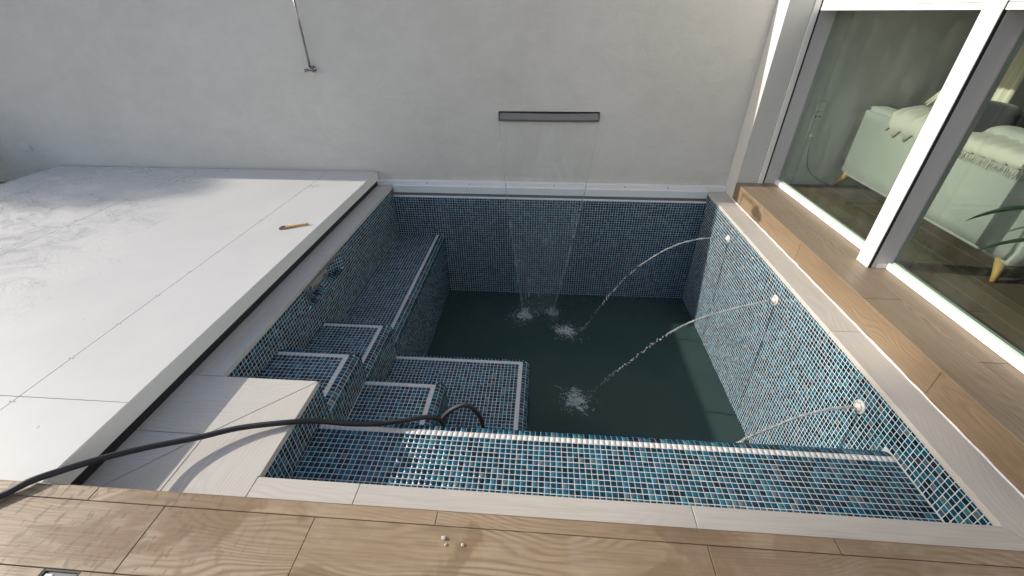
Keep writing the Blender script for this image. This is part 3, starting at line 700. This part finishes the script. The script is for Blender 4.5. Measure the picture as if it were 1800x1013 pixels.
# yellow brush lying on the cover
br = empty('brush', 'short yellow wooden brush lying on the white cover', 'brush')
def flat_outline(pts, z0, z1): return MB().prism(pts, z0, z1)
hw = [(-.02, .013), (0.0, .0145), (.045, .0125), (.085, .008), (.125, .0085), (.155, .009), (.163, .005)]
o = flat_outline([(x, -w) for x, w in hw]+[(x, w) for x, w in hw[::-1]], 0, .010).build('handle', 'brushwood', br, 0.003)
MB().box(-.024, .002, -.0125, .0125, .0105, .0125).build('ferrule', 'slot', br)
MB().box(-.040, -.018, -.0125, .0125, -.004, .009).build('bristles', 'recess', br, 0.002)
MB().lathe([(.0101, .004), (.0106, 0)], (.022, 0.004, 0), (0, 0, 1), 10).build('hole', 'slot', o)
MB().lathe([(.0101, .0035), (.0106, 0)], (.150, 0, 0), (0, 0, 1), 10).build('hole', 'slot', o)
br.location = (-0.385, -1.262, HP+.004); br.rotation_euler = (0, 0, math.radians(27))

# ------------------------------------------------------------------ garden wall, spout, shower
WH = 1.675
SX0, SX1, SZ0, SZ1 = 1.083, 2.003, 0.618, 0.706
gw = empty('garden_wall', 'tall pale grey plastered garden wall behind the pool', 'wall')
b = MB().box(-9.0, SX0, YW, YW+.22, -0.3, WH).box(SX1, 3.9, YW, YW+.22, -0.3, WH).box(SX0, SX1, YW, YW+.22, -0.3, SZ0).box(SX0, SX1, YW, YW+.22, SZ1, WH)
b.build('wall_face', 'plaster', gw)
MB().box(SX0, SX1, YW+.14, YW+.2, SZ0, SZ1).build('niche_back', 'slot', gw)
sp = empty('waterfall_spout', 'long narrow grey metal waterfall spout set in the back wall', 'spout')
b = MB(); n_ = 24
for i in range(n_):
    x0, x1 = 1.091+(1.995-1.091)*i/n_, 1.091+(1.995-1.091)*(i+1)/n_
    sag = lambda x: -0.006*math.sin(math.pi*(x-1.091)/.904)
    b.add([(x0, YW-.012, .636+sag(x0)*.3), (x1, YW-.012, .636+sag(x1)*.3), (x1, YW+.004, .692+sag(x1)), (x0, YW+.004, .692+sag(x0)),
           (x0, YW+.12, .636), (x1, YW+.12, .636), (x1, YW+.12, .692), (x0, YW+.12, .692)], [(0, 1, 2, 3), (3, 2, 6, 7), (0, 4, 5, 1)])
b.build('front_plate', 'spout', sp)
MB().box(1.090, 1.996, YW-.024, YW+.1, .627, .631).build('lip', 'spout', sp)
for x in (1.0865, 1.9965): MB().box(x, x+.003, YW-.010, YW+.1, .628, .695).build('end_cap', 'slot', sp)
sh = empty('outdoor_shower', 'thin chrome shower pipe standing off the grey wall', 'shower')
px_, py_ = -0.577, 0.052
MB().tube([(px_, py_, 1.062), (px_, py_, 1.77)], 0.0085, 12).build('riser_pipe', 'chrome', sh)
MB().tube(smooth_path([(px_, py_, 1.77), (px_, py_, 1.805), (px_, py_-.03, 1.822), (px_, -0.26, 1.822), (px_, -0.275, 1.81), (px_, -0.275, 1.785)], 6), 0.0085, 12).build('arm', 'chrome', sh)
MB().lathe([(0, .015), (-.008, .03), (-.014, .098), (-.022, .1), (-.024, .0)], (px_, -0.275, 1.785), (0, 0, 1), 32).build('shower_head', 'chrome', sh)
MB().lathe([(0, .028), (.008, .028), (.012, .020), (.030, .012), (.06, .012), (.062, 0)], (px_+.004, YW, 1.048), (0, -1, 0), 24).build('wall_flange', 'chrome', sh); FL = bpy.data.objects['wall_flange']
MB().lathe([(0, .010), (.035, .010), (.038, .013), (.052, .013), (.054, 0)], (px_, py_, 1.048), (-1, -.3, -.15), 16).build('valve', 'chrome', FL)
MB().lathe([(0, .012), (.022, .012), (.024, 0)], (px_, py_, 1.044), (0, 0, 1), 16).build('socket', 'chrome', FL)
MB().lathe([(0, .018), (.05, .007), (.052, 0)], (px_, YW, 1.62), (0, -1, 0), 16).build('clamp', 'chrome', sh)
pt = empty('paper_scrap', 'small pale scrap of paper stuck low on the shaded left of the wall', 'paper')
b = MB(); pv = []
for j in range(5):
    for i in range(7):
        u, v = i/6, j/4; pv.append((-3.95+.13*u+.025*(1-v)*u, YW-.002-.012*(1-v)*(.3+u)-.004*math.sin(u*5), .295+.075*v+.012*u*(1-v)*-1))
b.add(pv, [(j*7+i, j*7+i+1, (j+1)*7+i+1, (j+1)*7+i) for j in range(4) for i in range(6)], True); b.build('sheet', 'paper', pt)

# ------------------------------------------------------------------ house: pier, sliding door, room
hs = empty('house_wall', 'pale rendered pier and wall of the house beside the sliding door', 'house')
PY = -0.105
MB().box(RX, 3.455, PY, YW-.002, -0.02, 2.9).build('pier', 'render_wall', hs, 0.002)
MB().box(3.457, 7.4, PY+.002, YW+.2, HD+.002, 2.9).build('end_wall', 'room_wall', hs)
MB().box(3.500, 3.85, -6.0, PY-.003, 2.30, 2.9).build('lintel', 'render_wall', hs)
MB().box(3.45, 7.6, -6.0, 0.3, 2.9, 3.1).build('roof_slab', 'render_wall', hs)
MB().box(3.55, 3.8, -6.0, -4.42, -0.1, 2.299).build('side_wall', 'render_wall', hs)
MB().box(7.402, 7.6, -6.0, 0.3, 0.0, 2.899).build('rear_wall', 'room_wall', hs)
MB().box(3.802, 7.4, -6.0, -5.8, HD, 2.899).build('end_wall', 'room_wall', hs)
rf = empty('room_floor', kind='structure')
MB().box(DX+.032, 7.4, -5.9, PY, -0.1, HD-.012).build('screed', 'recess', rf)
for i, x0 in enumerate(np.arange(3.66, 7.3, .195)):
    s = -0.11-[0.75, 0.2, 1.0, 0.5][i % 4]; ys = [-0.11]
    while s > -5.7: ys.append(s); s -= 1.2
    for a, c in zip(ys[:-1], ys[1:]): plank(rf, x0, x0+.195, c, a, HD-.001, 'room_floor', H90)
MB().box(3.66, 7.39, PY-.014, PY-.0005, HD, HD+.075).build('skirting', 'plastic', hs)

dr = empty('sliding_door', 'white framed sliding glass door with a half-lowered roller shutter', 'door')
G1, G2, G3, G4 = -0.115, -1.522, -1.628, -3.05
MB().box(3.457, 3.497, PY-.012, PY-.0005+.03, HD, 2.30).build('shutter_guide', 'white_frame', dr, 0.002)
MB().box(3.4975, 3.512, PY-.006, PY+.02, HD, 2.30).build('guide_slot', 'slot', dr)
MB().box(3.5125, DX+.06, PY-.008, PY-.0002, HD, 2.30).build('jamb', 'grey_frame', dr, 0.002)
for a, c in ((G3, G2), (G4-.106, G4)):
    MB().box(3.495, 3.5025, a, c, HD+.001, 2.30).build('shutter_guide', 'white_frame', dr, 0.0025)
    MB().box(3.5030, 3.521, a+.003, c-.003, HD+.001, 2.30).build('guide_slot', 'slot', dr)
    MB().box(3.5215, DX+.06, a+.001, c-.001, HD+.001, 2.30).build('mullion', 'grey_frame', dr, 0.0015)
    MB().box(3.545, DX+.0, a-.004, a+.0055, HD+.001, HD+.035).build('end_block', 'plastic', dr, 0.001)
for y0, y1 in ((G2-.005, PY-.009), (G4-.005, G3+.0065), (-4.41, G4-.101)):
    sf_ = MB().box(DX, DX+.060, y0, y1, HD+.0005, HD+.040).build('sill_frame', 'white_frame', dr, 0.003)
    MB().box(DX+.006, DX+.056, y0, y1, 2.22, 2.30).build('head_frame', 'white_frame', dr, 0.003)
    MB().box(DX+.024, DX+.034, y0+.002, y1-.002, HD+.040, HD+.049).build('glazing_bead', 'seal', sf_)
    MB().box(DX+.026, DX+.032, y0+.002, y1-.002, HD+.0495, 2.218).build('glass_pane', 'glass', dr)
    z = 1.462; k = 0
    while z < 2.29:
        h = 0.030 if k == 0 else 0.052
        MB().box(3.5045, 3.516 if k == 0 else 3.513, max(y0, -4.4)+.010, y1-.0085 if y1 < -.2 else PY-.014, z, min(z+h-.0018, 2.298)).build('bottom_bar' if k == 0 else 'shutter_slat', 'white_frame', dr, 0.002)
        z += h; k += 1

# sofa behind the glass
sf = empty('sofa', 'pale linen sofa with oak legs seen from behind through the glass', 'sofa')
def soft(name, m, parent, x0, x1, y0, y1, z0, z1, r=0.05, bulge=0.0):
    b = MB(); nx_, ny_, nz_ = 6, 14, 8; me = bpy.data.meshes.new(name); bm = bmesh.new()
    bmesh.ops.create_cube(bm, size=1.0); bmesh.ops.subdivide_edges(bm, edges=bm.edges[:], cuts=7, use_grid_fill=True)
    cx, cy, cz = (x0+x1)/2, (y0+y1)/2, (z0+z1)/2; hx, hy, hz = (x1-x0)/2, (y1-y0)/2, (z1-z0)/2
    for v in bm.verts:
        q = Vector((v.co.x*2*hx, v.co.y*2*hy, v.co.z*2*hz)); c = Vector((max(-hx+r, min(hx-r, q.x)), max(-hy+r, min(hy-r, q.y)), max(-hz+r, min(hz-r, q.z))))
        d = q-c
        if d.length > 1e-6: q = c+d.normalized()*r
        bl = bulge*math.cos(q.y/hy*1.2)*math.cos(q.z/hz*1.2)
        q.x += bl*(1 if q.x > 0 else -1)
        q += Vector((noise.noise(q*6+Vector((3, 0, 0))), noise.noise(q*6), noise.noise(q*6+Vector((0, 5, 0)))))*0.004
        v.co = q+Vector((cx, cy, cz))
    for f in bm.faces: f.smooth = True
    bm.to_mesh(me); bm.free(); me.materials.append(MT[m]); o = bpy.data.objects.new(name, me); COL.objects.link(o); o.parent = parent
    o.modifiers.new('s', 'SUBSURF').levels = 1; o.modifiers['s'].render_levels = 1; return o
S0, S1 = -1.76, -0.13
# back panel with a raked, rounded outline
me = bpy.data.meshes.new('backrest'); bm = bmesh.new(); prof = [(S0, .262), (S0-.015, .34), (S0-.005, .6), (S0+.03, .74), (S0+.09, .785), (-1.0, .79), (-.35, .815), (S1-.03, .82), (S1+.045, .79), (S1+.07, .72), (S1+.055, .55), (S1+.02, .38), (S1, .275)]
va = [bm.verts.new((4.085, y, z)) for y, z in prof]; vb = [bm.verts.new((4.30, y, z)) for y, z in prof]
bm.faces.new(va); bm.faces.new(vb[::-1])
for i in range(len(prof)): bm.faces.new((va[i-1], vb[i-1], vb[i], va[i]))
bmesh.ops.recalc_face_normals(bm, faces=bm.faces)
bmesh.ops.bevel(bm, geom=[e for e in bm.edges if abs(e.verts[0].co.x-e.verts[1].co.x) < 1e-6], offset=.028, segments=4, affect='EDGES')
for f in bm.faces: f.smooth = True
bm.to_mesh(me); bm.free(); me.materials.append(MT['sofa']); o = bpy.data.objects.new('backrest', me); COL.objects.link(o); o.parent = sf
soft('seat', 'sofa', sf, 4.30, 5.0, S0, S1, 0.27, 0.56, 0.06)
soft('armrest', 'sofa', sf, 4.30, 5.02, S1-.14, S1+.02, 0.27, 0.74, 0.05); soft('armrest', 'sofa', sf, 4.30, 5.02, S0-.02, S0+.14, 0.27, 0.74, 0.05)
soft('back_cushion', 'sofa', sf, 4.29, 4.45, -0.93, S1-.15, 0.5, 0.86, 0.06, .02); soft('back_cushion', 'sofa', sf, 4.29, 4.45, S0+.15, -0.95, 0.5, 0.86, 0.06, .02)
for x, y, sx, sy in ((4.14, -1.70, -.03, -.05), (4.14, -0.19, -.03, .06), (4.92, -1.70, .03, -.05), (4.92, -0.19, .03, .06)):
    MB().tube([(x, y, .30), (x, y, .262), (x+sx*.6, y+sy*.6, .2), (x+sx, y+sy, HD)], [.034, .032, .02, .013], 10).build('leg', 'oak', sf)
MB().box(4.082, 4.0845, -0.865, -0.862, .28, .77).build('seam', 'recess', sf)
# cream throw with a fringe over the near half of the backrest
tw = empty('throw_blanket', 'cream fringed throw folded over the near end of the sofa back', 'blanket')
b = MB(); n_ = 26; vs = []
for j in range(n_+1):
    y = -1.72+0.72*j/n_; w = .006*math.sin(j*1.9)+.004*math.sin(j*.7)
    for x, z in ((4.070, .735+.012*math.sin(j*2.3)), (4.066+w*.5, .765), (4.074, .795+w), (4.10, .812+w), (4.18, .820+w), (4.28, .815+w), (4.34, .84)): vs.append((x, y, z))
b.add(vs, [(j*7+i, j*7+i+1, (j+1)*7+i+1, (j+1)*7+i) for j in range(n_) for i in range(6)], True)
o = b.build('cloth', 'throw', tw); o.modifiers.new('t', 'SOLIDIFY').thickness = .008
b = MB()
for j in range(70):
    y = -1.715+.71*j/69; l = random.uniform(.025, .055)
    b.tube([(4.068, y, .738), (4.066, y+random.uniform(-.006, .006), .738-l*.5), (4.069, y+random.uniform(-.012, .012), .738-l)], [.0035, .003, .002], 4)
b.build('fringe', 'throw', tw)
tw2 = empty('white_shawl', 'cream cloth bunched over the far end of the sofa back', 'blanket')
b = MB(); vs = []; n_ = 20
for j in range(n_+1):
    y = -.90+.42*j/n_; w = .012*math.sin(j*1.7)+.008*math.sin(j*.9+1)
    for x, z in ((4.072, .70+.03*math.sin(j*1.1)), (4.066+w*.6, .76), (4.075+w*.3, .82+w), (4.12, .845+w*1.5), (4.2, .86+w*1.5), (4.3, .87+w)): vs.append((x, y, z))
b.add(vs, [(j*6+i, j*6+i+1, (j+1)*6+i+1, (j+1)*6+i) for j in range(n_) for i in range(5)], True)
o = b.build('cloth', 'throw', tw2); o.modifiers.new('t', 'SOLIDIFY').thickness = .012
cu = empty('navy_cushion', 'dark navy cushion leaning inside the sofa beside the bunched cream cloth', 'cushion')
soft('pad', 'navy', cu, 4.31, 4.44, -1.04, -.72, .72, .97, .06, .03)
# gathered curtain standing behind the sofa
ct = empty('curtain', 'cream gathered curtain falling in folds behind the sofa', 'curtain')
b = MB(); vs = []; n_, k_ = 60, 14
for j in range(k_+1):
    v = j/k_; z = .84+1.51*v; yl = -.20-.30*min(1, v*3.0)**.8+.18*max(0, v-.4); yr = -.86+.10*v
    for i in range(n_+1):
        u = i/n_; vs.append((4.47+.10*v+.022*math.sin(i*.95+v*2)*(.6+v), yl+(yr-yl)*u, z))
b.add(vs, [(j*(n_+1)+i, j*(n_+1)+i+1, (j+1)*(n_+1)+i+1, (j+1)*(n_+1)+i) for j in range(k_) for i in range(n_)], True)
o = b.build('cloth', 'curtain', ct); o.modifiers.new('t', 'SOLIDIFY').thickness = .004
MB().tube([(4.58, -1.9, 2.36), (4.58, -.115, 2.36)], .012, 10).build('rod', 'chrome', ct)
# sockets on the end wall
for k, z in enumerate((0.80, 0.725, 0.650, 0.575)):
    so = empty('wall_socket', ['blank white plate, topmost of the four plates on the room wall', 'double switch plate, second from the top on the room wall', 'round wall socket just above the plugged one', 'lowest wall socket with a plug and cable in it'][k], 'socket', 'plates on the room wall')
    pt_ = MB().box(3.728, 3.800, PY-.011, PY-.0005, z-.036, z+.036).build('plate', 'plastic', so, 0.003)
    if k >= 2: MB().lathe([(0.0108, .024), (.0112, .022), (.006, .02), (.006, 0)], (3.764, PY, z), (0, -1, 0), 20).build('well', 'recess', pt_)
    if k == 1:
        for x in (3.748, 3.78): MB().lathe([(0.0111, .007), (.0125, 0)], (x, PY, z), (0, -1, 0), 10).build('button', 'slot', pt_)
    if k == 3: MB().lathe([(0.006, .019), (.035, .017), (.04, .006), (.041, 0)], (3.764, PY, z), (0, -1, 0), 16).build('plug', 'plastic', pt_)
tag(MB().tube(smooth_path([(3.764, PY-.04, .57), (3.764, PY-.045, .50), (3.79, PY-.03, .40), (3.83, PY-.03, .30), (3.92, PY-.03, .22), (4.02, PY-.05, .17), (4.1, PY-.06, .155)], 6), .0035, 6).build('power_cable', 'cable'), 'thin cable hanging from the lowest wall socket to the floor', 'cable')
# leafy pot plant at the right edge of the glass
pl = empty('pot_plant', 'dark long-leaved pot plant behind the right-hand glass', 'plant')
pc = Vector((3.98, -2.38, HD))
MB().lathe([(0, .0), (0, .10), (.02, .11), (.24, .14), (.25, .13), (.22, .12), (.2, 0)], pc, (0, 0, 1), 28).build('pot', 'pot', pl)
def leaf(p0, p1, p2, w, sag=0.0):
    p0, p1, p2 = Vector(p0), Vector(p1), Vector(p2); b = MB(); vs = []; n_ = 18
    for i in range(n_+1):
        t = i/n_; c = p0*(1-t)**2+p1*2*t*(1-t)+p2*t*t; d = ((p1-p0)*(1-t)+(p2-p1)*t).normalized()
        s = d.cross(Vector((0.45, 0, 1))).normalized(); u = s.cross(d)
        ww = w*math.sin(math.pi*min(1, .06+.94*t)**.8)**.8*(1-.15*t); 
        if i == n_: ww = 0.0005
        vs += [c-s*ww+u*ww*.35, c-u*.002, c+s*ww+u*ww*.35]
    b.add(vs, [(i*3+k, i*3+k+1, (i+1)*3+k+1, (i+1)*3+k) for i in range(n_) for k in range(2)], True)
    o = b.build('leaf', 'leaf', pl); o.modifiers.new('t', 'SOLIDIFY').thickness = .0015
top = pc+Vector((0, 0, .28))
leaf(top, (3.93, -1.98, .86), (3.90, -1.615, .466), .040); leaf(top, (3.92, -2.05, .70), (3.90, -1.765, .35), .030)
leaf(top, (3.86, -2.6, .9), (3.84, -2.85, .5), .03); leaf(top, (4.2, -2.3, 1.0), (4.45, -2.15, .7), .03); leaf(top, (4.1, -2.55, 1.05), (4.2, -2.85, .8), .03); leaf(top, (4.0, -2.2, .95), (4.12, -1.95, .75), .028)
for k in range(4): MB().tube([pc+Vector((0, 0, .2)), top+Vector((random.uniform(-.02, .02), random.uniform(-.02, .02), .06))], .006, 6).build('stem', 'stem', pl)

# ------------------------------------------------------------------ water in the air
fall = empty('waterfall', 'thin clear sheet of water falling from the wall spout into the pool', 'waterfall')
def fy(z): return YW-.03-.45*math.sqrt(max(0, (.63-z)/1.85))
def fx(z):
    t = (.63-z)/1.85; return 1.097+.225*t+.03*t*t, 1.990-.27*t-.06*t*t
b = MB(); n_, k_ = 46, 90; vs = []
for j in range(k_+1):
    z = .63-1.85*j/k_; a, c = fx(z); v = j/k_
    for i in range(n_+1):
        u = i/n_; w = noise.noise(Vector((u*7, z*2.2, 1)))*.055*v+noise.noise(Vector((u*18, z*6, 4)))*.022*v
        vs.append((a+(c-a)*u, fy(z)+w-.02*math.sin(math.pi*u)*v, z))
b.add(vs, [(j*(n_+1)+i, j*(n_+1)+i+1, (j+1)*(n_+1)+i+1, (j+1)*(n_+1)+i) for j in range(k_) for i in range(n_)], True)
b.build('sheet', 'sheet', fall)
for side in (0, 1):
    p_, r_ = [], []
    for j in range(140):
        z = .63-1.85*j/139; v = j/139
        p_.append((fx(z)[side]+noise.noise(Vector((z*9, side, 0)))*.010*v, fy(z)+noise.noise(Vector((z*9, side, 5)))*.010*v, z))
        r_.append(.0016+.0050*v+.0032*v*math.sin(j*1.3)+random.uniform(0, .0025)*v)
    MB().tube(p_, [max(.0010, q) for q in r_], 7).build('edge_strand', 'strand', fall)
b = MB()
for k in range(380):
    z = -1.19+.85*random.random()**1.6; a, c = fx(z); e = random.random()
    b.ball((a+(c-a)*(random.choice((0, 1)) if e < .5 else random.random())+random.gauss(0, .025), fy(z)+random.gauss(0, .025), z), random.uniform(.0015, .0048), 5, 4)
o = b.build('spray', 'jet', fall); o['kind'] = 'stuff'

JP = [[(3.062, -.160), (2.86, -.170), (2.64, -.256), (2.427, -.43), (2.255, -.647), (2.125, -.878), (1.99, -1.14), (1.945, -1.217)],
      [(3.062, -.172), (2.849, -.250), (2.628, -.355), (2.472, -.476), (2.303, -.677), (2.159, -.861), (2.057, -1.004), (1.94, -1.217)],
      [(3.062, -.165), (2.946, -.198), (2.833, -.263), (2.748, -.340), (2.646, -.44), (2.53, -.60), (2.40, -.86), (2.27, -1.217)]]
nm = ['farthest', 'middle', 'nearest']
for k, ((y, z), path) in enumerate(zip(JETS, JP)):
    nz = empty('jet_nozzle', 'white plastic jet nozzle, %s of the three on the right pool wall' % nm[k], 'nozzle', 'jet nozzles on the right wall')
    fl = MB().lathe([(0, .036), (.004, .036), (.008, .033), (.009, .026), (.010, .025), (.010, .0)], (W-.001, y, z), (-1, 0, 0), 32).build('flange', 'nozzle', nz)
    MB().lathe([(.010, .022), (.013, .0205), (.017, .016), (.019, .0095), (.023, .009), (.0235, .0062), (.019, .0055), (.019, 0)], (W-.001, y, z), (-1, 0, 0), 28).build('ball', 'nozzle', nz)
    MB().lathe([(.0103, .0252), (.0106, .0238), (.0103, .0218)], (W-.001, y, z), (-1, 0, 0), 28).build('groove', 'recess', fl)
    for a in range(8):
        q = a*math.pi/4
        o = MB().box(-.0015, .0015, -.005, .005, 0, .0012).build('slot', 'recess', fl)
        o.location = (W-.0095, y+.029*math.cos(q), z+.029*math.sin(q)); o.rotation_euler = Euler((q-H90, 0, 0)).to_matrix().to_4x4().to_euler(); o.rotation_euler = (q, -H90, 0)
    jt = empty('water_jet', 'arcing clear water jet from the %s nozzle' % nm[k], 'water jet', 'water jets from the right wall')
    pp = smooth_path([(x, y, zz) for x, zz in path], 14); m_ = len(pp); cut = int(m_*(.46 if k < 2 else .7))
    rr = [(.0074+.0014*math.sin(i*1.1)+random.uniform(-.0008, .0012))*(1-.35*i/m_) for i in range(cut)]
    rr[-1] = .001
    wob = [Vector((0, random.gauss(0, .0016)*i/m_, random.gauss(0, .0016)*i/m_)) for i in range(cut)]
    MB().tube([p+w for p, w in zip(pp[:cut], wob)], rr, 9).build('stream', 'jet', jt)
    b = MB()
    for i in range(int(m_*.22), m_-1):
        f = i/m_
        for _ in range(2 if f > .42 else 1):
            if f < .42 and random.random() < .5: continue
            p = pp[i].lerp(pp[i+1], random.random()); s = .003+.013*max(0, f-.4)
            b.ball(p+Vector((random.gauss(0, s), random.gauss(0, s), random.gauss(0, s))), random.uniform(.0025, .0075), 7, 5, random.uniform(.8, 1.5))
    o = b.build('droplets', 'jet', jt); o['kind'] = 'stuff'
spl = [((1.36, -.42), .125, 620, 'white splash at the left foot of the waterfall'), ((1.655, -.345), .085, 400, 'small white splash at the right foot of the waterfall'),
       ((1.80, -.66), .125, 560, 'white splash where the farthest jet lands beside the waterfall'), ((1.845, -1.553), .12, 600, 'white splash where the middle jet lands in the dark water')]
for (x, y), s, cnt, lab in spl:
    th = empty('splash', lab, 'splash', 'splashes in the pool'); b = MB(); k = 0
    while k < cnt*1.6:
        dx, dy = random.gauss(0, s*.62), random.gauss(0, s*.55); r = math.hypot(dx, dy)
        dens = .5+.9*noise.noise(Vector((dx*26+x*9, dy*26, y*5)))+.5*noise.noise(Vector((dx*70, dy*70+x, y)))
        core = math.exp(-(r/(s*.62))**2)
        if random.random() > dens*.55+core*.75-.12: k += .25; continue
        k += 1
        if random.random() < .5: zz = ZW-abs(random.gauss(0, .030))*(.3+core)-.002
        else: zz = ZW+.001+abs(random.gauss(0, .004+.05*core*core))*random.random()**2
        b.ball((x+dx, y+dy, zz), random.uniform(.0010, .0040)*(.7+.6*core), 5, 4, .9)
    pm = MB(); pm.add([(math.cos(2*math.pi*q/40)*(1 if q >= 0 else 0), math.sin(2*math.pi*q/40), 0) for q in range(40)], [tuple(range(40))])
    o = pm.build('foam_patch', 'foam_patch', th); o.location = (x, y, ZW+.0015+.0004*cnt/600+.001*s); o.scale = (s*2.7, s*1.9, 1); o.rotation_euler = (0, 0, x*3)
    o = b.build('bubbles', 'foam', th); o['kind'] = 'stuff'

# ------------------------------------------------------------------ hose
hp = [(-0.62, -3.72, HD+.013), (-0.42, -3.50, HD+.013), (-0.29, -3.42, HD+.013), (-0.20, -3.34, HD+.014), (-0.148, -3.282, HD+.014), (-0.055, -3.167, .116), (0.037, -3.089, .082), (0.171, -3.010, .050),
      (0.299, -2.941, .034), (0.474, -2.884, .014), (0.56, -2.84, -.025), (0.66, -2.79, -.095), (0.76, -2.74, -.150), (0.88, -2.705, -.160), (0.98, -2.66, -.182), (1.035, -2.62, -.24), (1.045, -2.60, -.34), (1.03, -2.58, -.45)]
ho = empty('hose', 'black garden hose running over the pale platform and looping into the pool', 'hose')
MB().tube(smooth_path(hp, 10), .0117, 12).build('tube', 'hose', ho)
lp = [(1.05, -2.575, -.46), (1.025, -2.565, -.345), (1.065, -2.56, -.258), (1.15, -2.55, -.206), (1.21, -2.55, -.245), (1.238, -2.55, -.34), (1.235, -2.555, -.45), (1.22, -2.57, -.62)]
MB().tube(smooth_path(lp, 10), .0117, 12).build('loop', 'hose', ho)
MB().lathe([(0, .015), (.012, .015), (.013, .0126)], (1.205, -2.55, -.238), (.5, 0, -.6), 14).build('collar', 'chrome', ho)

# ------------------------------------------------------------------ ground round about
b = MB(); zg = -0.06
for x0, x1, y0, y1 in ((-60, -0.45, -60, 60), (-0.45, RX+.3, YW+.2, 60), (-0.45, 60, -60, -5.0), (RX+.3, 60, -5.0, 60)): b.quad((x0, y0, zg), (x1, y0, zg), (x1, y1, zg), (x0, y1, zg))
tag(b.build('ground', 'ground'), kind='structure')

# ------------------------------------------------------------------ unseen planting added to shade the corner of the cover and the front bench
def leaves(mb, c, rad, cnt, size):
    c = Vector(c)
    for _ in range(cnt):
        d = Vector((random.gauss(0, 1), random.gauss(0, 1), random.gauss(0, 1))).normalized()*random.random()**.45
        p = c+Vector((d.x*rad[0], d.y*rad[1], d.z*rad[2])); n1 = Vector((random.gauss(0, 1), random.gauss(0, 1), random.gauss(0, 1))).normalized()
        a = n1.orthogonal().normalized(); q = n1.cross(a); s = size*random.uniform(.6, 1.2)
        mb.add([p-a*s, p-q*s*.4+n1*s*.1, p+a*s, p+q*s*.4+n1*s*.1], [(0, 1, 2, 3)])
sb = empty('shade_shrub', 'unseen low foliage added to darken the far left end of the garden wall', 'shade_shrub')  # added out of view to darken the corner by the wall
b = MB()
for c_, r_, k_ in (((-4.66, -.30, .32), (.42, .38, .34), 900), ((-4.85, -.15, .50), (.36, .30, .30), 600)): leaves(b, c_, r_, k_, .05)
b.build('crown', 'leaf', sb)
for dx, dy in ((0, 0), (.05, -.1), (-.06, .08)): MB().tube([(-4.66+dx, -.30+dy, -.06), (-4.66+dx*2.5, -.30+dy*2.5, .5)], [.02, .008], 7).build('stem', 'stem', sb)
tr = empty('shade_tree', 'unseen leaning trunk and crown added far to the left to shade the front bench', 'shade_tree')  # added; crown placed up the sun's path to shade the bench's right end
MB().tube(smooth_path([(-24, -6.2, -.06), (-24.1, -6.0, 4), (-23.9, -5.2, 8), (-24, -4.2, 10)], 6), [.22-.16*i/18 for i in range(19)], 9).build('trunk', 'stem', tr)
MB().tube(smooth_path([(-24, -4.4, 9.7), (-24, -3.0, 11.2), (-24, -1.6, 11.85), (-24, -.4, 12.05)], 5), [.06-.05*i/15 for i in range(16)], 7).build('limb', 'stem', tr)
b = MB(); leaves(b, (-24, -.75, 12.02), (.9, .85, .32), 900, .07); leaves(b, (-24, -4.6, 10.2), (1.3, 1.3, 1.2), 1200, .09); b.build('crown', 'leaf', tr)

tr = empty('shade_tree', 'unseen dense crown added far to the left to shade the corner of the cover', 'shade_tree')  # added far off so its crown drops a soft shadow on the cover
MB().tube(smooth_path([(-20.2, 1.9, -.06), (-20.1, 1.8, 3), (-20, 1.6, 5.8), (-20, 1.3, 7.6)], 6), [.18-.13*i/18 for i in range(19)], 9).build('trunk', 'stem', tr)
b = MB(); leaves(b, (-20, 1.22, 7.80), (.9, .72, .42), 1600, .07); leaves(b, (-20.1, 2.4, 8.15), (1.0, .8, .8), 1600, .08); b.build('crown', 'leaf', tr)
